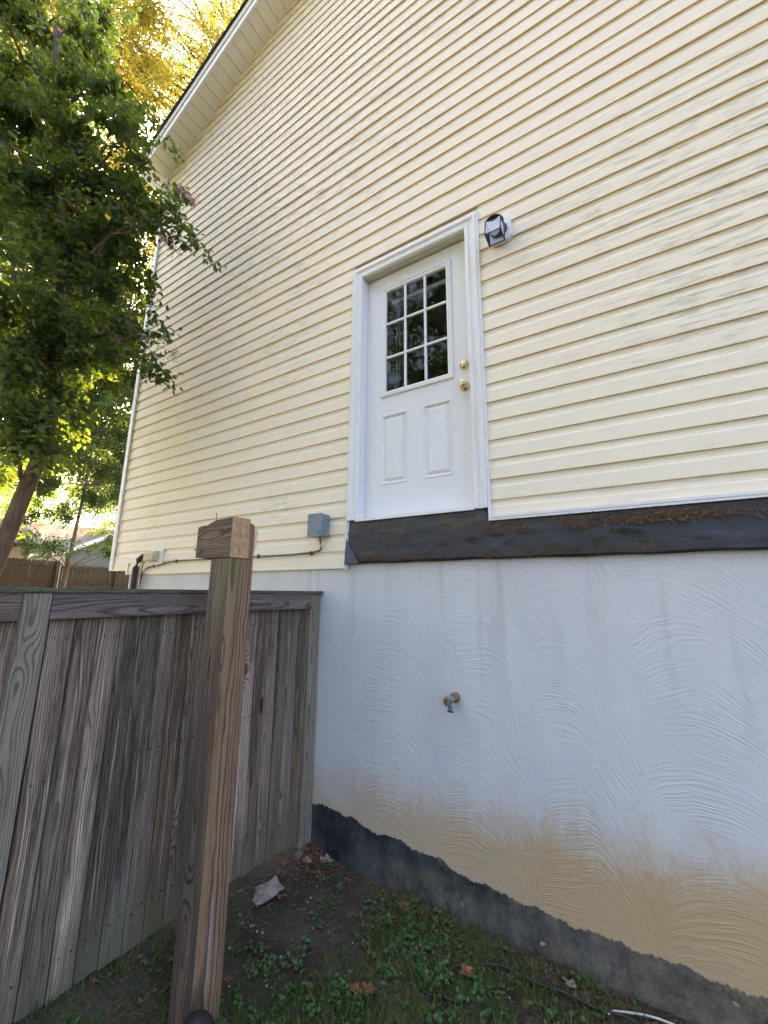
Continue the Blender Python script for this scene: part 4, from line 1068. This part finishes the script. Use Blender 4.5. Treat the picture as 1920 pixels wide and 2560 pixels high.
# ------------------------------------------------------------------ neighbours
def P(az, tan, d):
    return Vector((CAM[0]+az[0]*d, CAM[1]+az[1]*d, CAM[2]+tan*d))
def plank_mesh(w_, h_, t_, top_):
    if top_ == 'dog': pr = [(0, 0), (w_, 0), (w_, h_-.04), (w_-.035, h_), (.035, h_), (0, h_-.04)]
    else: pr = [(0, 0), (w_, 0), (w_, h_-.12), (w_/2, h_), (0, h_-.12)]
    n = len(pr); vs = [(0, x, z) for x, z in pr] + [(-t_, x, z) for x, z in pr]
    fs = [tuple(range(n)), tuple(range(2*n-1, n-1, -1))] + [(i, i+n, (i+1) % n+n, (i+1) % n) for i in range(n)]
    me = bpy.data.meshes.new('picket'); me.from_pydata(vs, [], fs); me.materials.append(M_OLDF); me.update(); return me
def back_fence(label, A, B, ztop, style, wid, gap, rails, posts):
    A = Vector((A[0], A[1], 0)); B = Vector((B[0], B[1], 0)); d = (B-A).normalized(); L = (B-A).length; h = 1.8
    t = thing('yard_fence', label, 'fence', (A.x, A.y, ztop-h))
    ang = math.atan2(d.y, d.x)-math.pi/2
    me = plank_mesh(wid, h, .02, style); y = 0
    while y < L:
        o = link('picket', me, t); o.location = (d.x*y, d.y*y, random.uniform(-.015, .015)); o.rotation_euler = (0, random.uniform(-.01, .01), ang); y += wid+gap
    nrm = Vector((math.cos(ang), math.sin(ang), 0))
    for zr in rails:
        m_ = MB(); a_ = A+nrm*.003; b_ = B+nrm*.003; c_ = nrm*.04
        zz = ztop-zr
        m_.add([a_+Vector((0, 0, zz-.045)), b_+Vector((0, 0, zz-.045)), b_+c_+Vector((0, 0, zz-.045)), a_+c_+Vector((0, 0, zz-.045)), a_+Vector((0, 0, zz+.045)), b_+Vector((0, 0, zz+.045)), b_+c_+Vector((0, 0, zz+.045)), a_+c_+Vector((0, 0, zz+.045))],
               [(0, 3, 2, 1), (4, 5, 6, 7), (0, 1, 5, 4), (1, 2, 6, 5), (2, 3, 7, 6), (3, 0, 4, 7)])
        m_.build('rail', M_OLDF, t)
    for q_ in posts:
        c_ = A+d*q_+nrm*.09; MB().box((c_.x-.045, c_.y-.045, ztop-2.1), (c_.x+.045, c_.y+.045, ztop-.05)).build('fence_post', M_OLDF, t)
    return t
back_fence('brown dog eared board fence across the far yard before the shed', (-19.1, .2), (-20.1, 5.45), .755, 'dog', .135, .006, (.18, .84, 1.5), (.3, 2.7, 5.2))
back_fence('brown pointed picket fence across the far yard beside the house corner', (-20.35, 5.60), (-20.9, 11.0), .66, 'pike', .085, .02, (.20, .85, 1.5), (2.4, 4.6))

shed = thing('garden_shed', 'light board shed with a mossy dark roof behind the far fence', 'shed', (-23, 4.6, -1.0))
sw = P((-.958, .286), .0823, 25.5); sl = P((-.985, .172), .09, 25.0)
dv = (sl-sw); dv.z = 0; Ls = dv.length; dv.normalize(); nb = Vector((dv.y, -dv.x, 0))
if nb.x > 0: nb = -nb
zE = CAM[2]+.084*25.5
for i in range(int(Ls/.42)+1):
    a_ = sw+dv*(i*.42); b_ = sw+dv*(i*.42+.413)
    pts = [a_, b_, b_+nb*.03, a_+nb*.03]
    MB().add([(p.x, p.y, -1.1) for p in pts]+[(p.x, p.y, zE) for p in pts], [(0, 1, 5, 4), (1, 2, 6, 5), (2, 3, 7, 6), (3, 0, 4, 7), (4, 5, 6, 7)]).build('wall_board', m_plain('shed_board', (.34, .27, .20), .8, .12, 4) if i == 0 else bpy.data.materials['shed_board'], shed)
a_ = sw-dv*.02; b_ = a_+nb*3.0
MB().add([(a_.x, a_.y, -1.1), (b_.x, b_.y, -1.1), (b_.x, b_.y, zE), (a_.x, a_.y, zE)], [(0, 1, 2, 3)]).add([((a_-dv*.12).x, (a_-dv*.12).y, -1.1), (a_.x, a_.y, -1.1), (a_.x, a_.y, zE), ((a_-dv*.12).x, (a_-dv*.12).y, zE)], [(0, 1, 2, 3)]).build('dark_edge', m_plain('dark_shed_edge', (.05, .045, .04), .8), shed)  # dark strip and side face at the right edge of the shed
e0 = sw-dv*.85-nb*.45; e1 = sw+dv*(Ls+.4)-nb*.45; g0 = sw+dv*.25+nb*1.5; g1 = sw+dv*(Ls+.4)+nb*1.5
zr = CAM[2]+.128*27; ze = zE-.02
MB().add([(e0.x, e0.y, ze), (e1.x, e1.y, ze), (g1.x, g1.y, zr), (g0.x, g0.y, zr), (e0.x, e0.y, ze-.1), (e1.x, e1.y, ze-.1), ((e0+nb*3.9).x, (e0+nb*3.9).y, ze), ((e1+nb*3.9).x, (e1+nb*3.9).y, ze)],
         [(0, 1, 2, 3), (0, 4, 5, 1), (0, 3, 6), (3, 2, 7, 6)]).build('roof', M_ROOF, shed)
mo = MB()
for _ in range(420):
    f = random.random()*(Ls+1.2)-.8; p = sw+dv*f-nb*(.45-random.random()*.35); z = ze+random.gauss(.0, .05); s = random.uniform(.03, .09)
    mo.add([(p.x, p.y, z), (p.x+random.gauss(0, s), p.y+random.gauss(0, s), z+random.gauss(0, s)), (p.x+random.gauss(0, s), p.y+random.gauss(0, s), z-random.random()*s*2)], [(0, 1, 2)])
tag(mo.build('leaf_litter', M_LDRK, shed), kind='stuff')
sc_ = sw+dv*1.75-nb*.02; st = []
for i in range(10):
    r_ = .20 if i % 2 == 0 else .085; a_ = math.pi/2+i*math.pi/5; p = sc_+dv*(-math.cos(a_)*r_); st.append((p.x, p.y, 1.18+math.sin(a_)*r_))
so = MB().add(st+[((Vector(p)-nb*.03).x, (Vector(p)-nb*.03).y, p[2]) for p in st], [tuple(range(10)), tuple(range(19, 9, -1))]+[(i, (i+1) % 10, 10+(i+1) % 10, 10+i) for i in range(10)]).build('star_ornament', M_STEEL)
tag(so, 'dark star ornament hanging on the light shed wall', 'ornament')

nh = thing('neighbour_house', 'neighbouring house with a tan roof and a grey sided gable wing', 'house', (-33, 12, -1))
M_TANR = m_shingle('tan_shingles', (.15, .10, .066), (.19, .13, .088)); M_GREYR = m_shingle('grey_shingles', (.05, .052, .058), (.072, .074, .082))
M_GSIDE = m_plain('grey_lap_siding', (.15, .155, .165), .6, .06, 3)
ap = P((-.914, .405), .1141, 33); el_ = P((-.939, .344), .0770, 33.4); hw = Vector((ap.x-el_.x, ap.y-el_.y, 0)); er = Vector((ap.x+hw.x, ap.y+hw.y, el_.z))
rb = P((-.951, .309), .0885, 42.5); rb.z = ap.z; bk = rb-ap; eb = el_+bk; erb = er+bk
MB().add([el_, ap, rb, eb], [(0, 3, 2, 1)]).add([er, ap, rb, erb], [(0, 1, 2, 3)]).build('roof', M_GREYR, nh)
nlap = 15; zb0 = -1.0
gn = Vector((hw.y, -hw.x, 0)).normalized()
if gn.dot(bk) > 0: gn = -gn
for i in range(nlap):
    z0 = zb0+i*(ap.z-zb0)/nlap; z1 = z0+(ap.z-zb0)/nlap
    def span(z):
        f = 1 if z <= el_.z else max(0, (ap.z-z)/(ap.z-el_.z)); return f*.93
    f0, f1 = span(z0), span(z1); c = Vector((ap.x, ap.y, 0))+gn*-.25
    MB().add([c-hw*f0+gn*.03+Vector((0, 0, z0)), c+hw*f0+gn*.03+Vector((0, 0, z0)), c+hw*f1+Vector((0, 0, z1)), c-hw*f1+Vector((0, 0, z1)), c-hw*f0+Vector((0, 0, z0)), c+hw*f0+Vector((0, 0, z0))], [(0, 1, 2, 3), (0, 4, 5, 1)]).build('siding_board', M_GSIDE, nh)
for e_ in (el_, er):
    MB().add([e_+Vector((0, 0, -.02)), ap+Vector((0, 0, -.02)), ap+Vector((0, 0, -.26)), e_+Vector((0, 0, -.26)), e_+gn*.04+Vector((0, 0, .02)), ap+gn*.04+Vector((0, 0, .02)), ap+gn*.04+Vector((0, 0, -.26)), e_+gn*.04+Vector((0, 0, -.26))],
             [(4, 5, 6, 7), (0, 1, 5, 4), (3, 2, 6, 7)]).build('rake_board', M_FASC, nh)
wl_ = el_-Vector((0, 0, .22)); wb_ = eb-Vector((0, 0, .22))
MB().add([el_, eb, wb_, wl_], [(0, 1, 2, 3)]).build('gutter', M_FASC, nh)
MB().add([wl_, wb_, Vector((wb_.x, wb_.y, -1.2)), Vector((wl_.x, wl_.y, -1.2))], [(0, 1, 2, 3)]).build('wall', m_plain('cream_wall', (.30, .23, .17), .7, .06, 2), nh)
t0 = P((-.966, .258), .1234, 47); t1 = P((-.911, .412), .1173, 47); t1.z = t0.z
dn = Vector((ap.x-rb.x, ap.y-rb.y, 0)).normalized()*5.2
u0 = t0+dn*1.0; u1 = t1+dn*1.0
u0.z = u1.z = t0.z-2.6
MB().add([t0, t1, u1, u0], [(0, 3, 2, 1)]).add([t0, t1, t1-dn+Vector((0, 0, -2.6)), t0-dn+Vector((0, 0, -2.6))], [(0, 1, 2, 3)]).build('main_roof', M_TANR, nh)
MB().add([u0+Vector((0, 0, -.02)), u1+Vector((0, 0, -.02)), Vector((u1.x, u1.y, -1.2)), Vector((u0.x, u0.y, -1.2))], [(0, 3, 2, 1)]).build('wall', bpy.data.materials['cream_wall'], nh)

# ------------------------------------------------------------------ ground cover and clutter
def dens(x, y):
    d = .25 + .75*(np.sin(2.1*x+.7)*np.sin(1.9*y+2.2)*.5+.5)
    bare = np.exp(-((x-.10)**2/.05+(y+.45)**2/.10)) + np.exp(-((x+.25)**2/.04+(y+.15)**2/.10))
    gr = np.clip((x-.0)/.5, 0, 1)*.7 + np.clip((-y-.55)/.5, 0, 1)*.8
    return np.clip(d*gr-1.1*bare, 0, 1)
def scatter(n, x0, x1, y0, y1, fn):
    x = RNG.uniform(x0, x1, n); y = RNG.uniform(y0, y1, n); k = RNG.random(n) < fn(x, y)
    return x[k], y[k]
# grass: tufts of blades
tx_, ty_ = scatter(6500, -.32, 2.6, -2.3, -.03, dens)
nb_ = 12
bx_ = np.repeat(tx_, nb_)+RNG.normal(0, .022, tx_.size*nb_); by_ = np.repeat(ty_, nb_)+RNG.normal(0, .022, ty_.size*nb_)
ok = (by_ < -.012) & (bx_ > XF+.01); bx_, by_ = bx_[ok], by_[ok]
nn = bx_.size; D = np.stack([RNG.normal(0, .55, nn), RNG.normal(0, .55, nn), RNG.uniform(.5, 1.2, nn)], -1)
tl = np.repeat(RNG.uniform(.5, 1.3, tx_.size), nb_)[ok]
me = leaf_mesh('grass', np.stack([bx_, by_, gz(bx_, by_)-.004], -1), D, np.stack([RNG.normal(0, 1, nn), RNG.normal(0, 1, nn), np.full(nn, .1)], -1), RNG.uniform(.028, .075, nn)*tl, RNG.uniform(.0024, .0050, nn), M_GRASS)
tag(link('grass', me), 'thin green grass tufts growing in the dark soil', 'grass', kind='stuff')
nd = 16000; dx_ = RNG.uniform(-.31, 2.5, nd); dy_ = -np.abs(RNG.uniform(.015, 2.2, nd)); kk = RNG.random(nd) < (.25+.55*np.exp(-(dy_+.08)**2/.02)+.3*dens(dx_, dy_)); dx_, dy_ = dx_[kk], dy_[kk]; nn = dx_.size
me = leaf_mesh('dead_grass', np.stack([dx_, dy_, gz(dx_, dy_)+.002], -1), np.stack([RNG.normal(0, 1, nn), RNG.normal(0, .8, nn)-.2, RNG.uniform(-.02, .35, nn)], -1), np.stack([RNG.normal(0, .4, nn), RNG.normal(0, .4, nn), np.ones(nn)], -1), RNG.uniform(.015, .06, nn), RNG.uniform(.0012, .0030, nn), M_STRAW)
tag(link('dead_grass', me), 'fine dead brown grass and straw matted over the soil', 'dead grass', kind='stuff')
# clover and creeping weeds
def wd(x, y): return np.clip(np.exp(-((x-.55)**2/.12+(y+.22)**2/.05))+np.exp(-((x-.12)**2/.03+(y+.72)**2/.03))+.6*np.exp(-((x-.85)**2/.08+(y+.5)**2/.08))+.04+.3*dens(x, y)**2, 0, 1)
cx_, cy_ = scatter(2300, -.3, 2.4, -2.2, -.04, wd)
k_ = 5; cx2 = np.repeat(cx_, k_)+RNG.normal(0, .014, cx_.size*k_); cy2 = np.minimum(np.repeat(cy_, k_)+RNG.normal(0, .014, cy_.size*k_), -.02)
nn = cx2.size; sz = np.repeat(RNG.uniform(.6, 1.4, cx_.size), k_)
D = np.stack([RNG.normal(0, 1, nn), RNG.normal(0, 1, nn), RNG.uniform(-.1, .3, nn)], -1)
me = leaf_mesh('clover', np.stack([cx2, cy2, gz(cx2, cy2)+RNG.uniform(.006, .028, nn)], -1), D, np.stack([RNG.normal(0, .25, nn), RNG.normal(0, .25, nn), np.ones(nn)], -1), RNG.uniform(.012, .024, nn)*sz, RNG.uniform(.012, .021, nn)*sz, M_CLOV, six=True)
tag(link('ground_cover', me), 'small round leaved weeds and clover creeping over the soil', 'weeds', kind='stuff')
# two taller seedlings
for (x, y, lb, s) in ((-.075, -.115, 'leafy green seedling nearest the fence corner by the wall', 1.0), (.07, -.195, 'leafy green seedling out on the bare soil by the wall', .8)):
    z = float(gz(x, y)); sdl = thing('seedling', lb, 'plant', (x, y, z))
    MB().tube([(x, y, z-.01), (x+.004, y, z+.03*s), (x+.01, y-.004, z+.06*s)], [.002, .0016, .001], 5).build('stem', M_CLOV, sdl)
    for i in range(7):
        a = i*2.4+x*9; o = link('leaf', LEAFS[i % 4], sdl); o.location = (.004, 0, .022*s+.006*i*s); o.rotation_euler = (random.uniform(-.1, .5), 0, a); o.scale = (.034*s,)*3
        o.data = o.data if i else LEAFS[0]
lm = [l.copy() for l in LEAFS]
for l in lm: l.materials.clear(); l.materials.append(M_CLOV)
for o in bpy.data.objects:
    if o.name.startswith('leaf') and o.parent and o.parent.name.startswith('seedling'): o.data = lm[LEAFS.index(o.data)]
# twigs and dry bits
tw = MB()
for _ in range(900):
    x = random.choice([random.gauss(-.22, .10), random.uniform(-.3, 2.2), random.gauss(.9, .4)]); y = random.choice([random.gauss(-.10, .06), random.uniform(-1.3, -.02), -.03-abs(random.gauss(0, .05))])
    y = min(y, -.02); x = max(x, XF+.03)
    z = float(gz(x, y))+.004; a = random.uniform(0, 6.28); L = random.uniform(.012, .06)
    tw.tube([(x, y, z), (x+.5*L*math.cos(a), y+.5*L*math.sin(a), z+random.uniform(0, .012)), (x+L*math.cos(a+.3), min(y+L*math.sin(a+.3), -.01), z)], random.uniform(.0007, .002), 3, cap=False)
tag(tw.build('twigs', M_LITT), 'brown twigs and bark bits scattered in the corner and along the wall', 'litter', kind='stuff')
bt = MB()
for _ in range(1800):
    x = max(random.choice([random.gauss(-.22, .10), random.uniform(-.3, 2.2)]), XF+.03); y = min(random.choice([random.gauss(-.12, .08), random.uniform(-1.4, -.02)]), -.02)
    z = float(gz(x, y))+.005; s = random.uniform(.004, .016)
    v = [(x+random.gauss(0, s), y+random.gauss(0, s), z+random.uniform(-.002, .006)) for _ in range(3)]
    bt.add(v, [(0, 1, 2)])
tag(bt.build('leaf_crumbs', M_LITT), 'crumbled brown leaf bits lying on the dark soil', 'litter', kind='stuff')
# pebbles
pb = MB()
for _ in range(70):
    x = random.choice([random.gauss(-.02, .14), random.uniform(-.25, 1.2)]); y = random.choice([random.gauss(-.7, .2), random.uniform(-1.2, -.1)]); z = float(gz(x, y)); s = random.uniform(.003, .008)
    x = max(x, XF+.02)
    pb.lathe((x, y, z), (random.gauss(0, .3), random.gauss(0, .3), 1), [(-s*.5, s*.5), (0, s), (s*.5, s*.6)], 6)
tag(pb.build('pebbles', M_PEB, smooth=True), 'pale little pebbles strewn in the soil by the post', 'pebbles', kind='stuff')

def dry_leaf(name, x, y, s, rot, mat, label, lobes=5, curl=.35):
    z = float(gz(x, y)); n = 22; vs = [(0, 0, .004)]; fs = []
    for i in range(n):
        a = 2*math.pi*i/n; r_ = s*(.55+.45*abs(math.cos(lobes*a/2)))*(1.15 if abs(a-math.pi/2) < .5 else 1)
        vs.append((r_*math.cos(a+rot), .75*r_*math.sin(a+rot), .006+curl*s*abs(math.sin(a*1.0+rot*2))*r_/s))
    for i in range(n): fs.append((0, 1+i, 1+(i+1) % n))
    me = bpy.data.meshes.new(name); me.from_pydata(vs, [], fs); me.materials.append(mat); me.update()
    o = link(name, me, None, (x, y, z+.008)); return tag(o, label, 'leaf', 'dead leaves on the ground')
dry_leaf('fallen_leaf', .491, -.625, .030, .4, M_DRYL, 'orange curled dead leaf in front of its twin on mossy soil')
dry_leaf('fallen_leaf', .545, -.590, .034, 1.9, M_DRYL, 'orange dead leaf with two lobes behind its twin on mossy soil')
dry_leaf('fallen_leaf', .885, -.305, .042, 2.6, M_DRYL, 'rust red dead leaf beside the loop of black hose')
dry_leaf('fallen_leaf', .447, -.110, .040, .9, M_DRYL, 'rust brown dead leaf against the foot of the stucco wall')
dry_leaf('fallen_leaf', -.115, -.070, .048, 2.2, M_DRYW, 'pale lobed dead leaf in the corner by the wall', 5, .6)
dry_leaf('fallen_leaf', -.215, -.160, .040, .3, M_DRYW, 'pinkish brown dead leaf lying in the corner near the fence', 3, .3)
dry_leaf('fallen_leaf', -.160, -.430, .028, 1.2, M_DRYL, 'brown dead leaf beside the grey scrap of board', 3, .4)
dry_leaf('fallen_leaf', 1.28, -.10, .03, 1.2, M_DRYW, 'tan dead leaf by the wall under the black hose', 4, .4)
random.seed(4)
# grey scrap
sx, sy_ = -.235, -.475; z = float(gz(sx, sy_))+.016
out = [(-.091, -.055), (-.087, -.007), (-.060, .020), (-.033, .061), (-.021, .104), (.020, .088), (.079, .074), (.066, .040), (.073, .026), (.061, -.024), (.058, -.060), (.047, -.104), (-.002, -.086), (-.023, -.077)]
vs = [(sx+a, sy_+b, z+.02*b-.05*a+random.uniform(-.003, .004)+(.014 if i_ in (4, 11) else 0)) for i_, (a, b) in enumerate(out)]; n = len(vs)
MBs = MB().add(vs+[(a, b, c-.007) for a, b, c in vs]+[(sx+.01, sy_, z+.004)], [(i, (i+1) % n, 2*n) for i in range(n)]+[(i, n+i, n+(i+1) % n, (i+1) % n) for i in range(n)])
tag(MBs.build('board_scrap', M_BARKP), 'torn grey scrap of board on the soil near the fence', 'debris')
tag(MB().box((-.305, -.175, -2.19), (-.262, -.125, -2.135)).build('stone', m_plain('grey_stone', (.11, .11, .10), .8, .2, 30), bevel=.012), 'small grey stone at the foot of the fence by the wall', 'stone')
# hoses
hz = lambda x, y, dz=.012: float(gz(x, min(y, -.01)))+dz
p1 = [(0.904,-0.450),(0.84,-.47),(0.812,-0.42),(0.807,-0.383),(0.827,-0.311),(0.891,-0.24),(0.974,-0.195),(1.062,-0.175),(1.179,-0.17),(1.289,-0.166),(1.38,-0.156),(1.461,-0.152),(1.538,-0.152),(1.606,-0.144),(1.75,-.14),(1.95,-.16),(2.3,-.2)]
def smooth(pts, k=4):
    o = []
    for i in range(len(pts)-1):
        a, b, c, d = pts[max(i-1, 0)], pts[i], pts[i+1], pts[min(i+2, len(pts)-1)]
        for j in range(k):
            t = j/k; o.append(tuple(.5*((2*b[q_])+(-a[q_]+c[q_])*t+(2*a[q_]-5*b[q_]+4*c[q_]-d[q_])*t*t+(-a[q_]+3*b[q_]-3*c[q_]+d[q_])*t**3) for q_ in range(len(b))))
    return o+[tuple(pts[-1])]
tag(MB().tube([(x, y, hz(x, y)+.012*math.sin(i*.31)**2) for i, (x, y) in enumerate(smooth(p1))], .0062, 7).build('black_hose', M_RUBB, smooth=True), 'thin black hose looping through the grass along the wall', 'hose')
p2 = [(.356,-.265),(.404,-.327),(.462,-.376),(.525,-.416),(.643,-.447),(.74,-.472),(.818,-.465),(.87,-.455)]
tag(MB().tube([(x, y, hz(x, y, .006)) for x, y in smooth(p2)], .0046, 6).build('black_cable', M_RUBB, smooth=True), 'black cord lying over the bare soil towards the hose loop', 'cord')
p3 = [(1.43,-.16),(1.451,-.133),(1.502,-.107),(1.574,-.078),(1.644,-.067),(1.732,-.066),(1.9,-.09),(2.2,-.16)]
tag(MB().tube([(x, y, hz(x, y, .014)) for x, y in smooth(p3)], .0042, 7).build('white_cable', M_WIRE, smooth=True), 'white cord on the soil at the foot of the stucco wall', 'cord')
# dark domed cap at the foot of the post
z = -2.22
dc = thing('drain_cap', 'black domed cap on the ground in front of the post', 'cap', (.175, -1.18, z))
MB().lathe((.175, -1.18, z), (0, 0, 1), [(0, .066), (.115, .066), (.142, .061), (.162, .046), (.174, .024), (.177, .004)], 28).build('dome', M_RUBB, dc, smooth=True)
MB().lathe((.175, -1.18, z), (0, 0, 1), [(0, .075), (.03, .075), (.034, .068)], 28).build('rim', M_BLACK, dc)
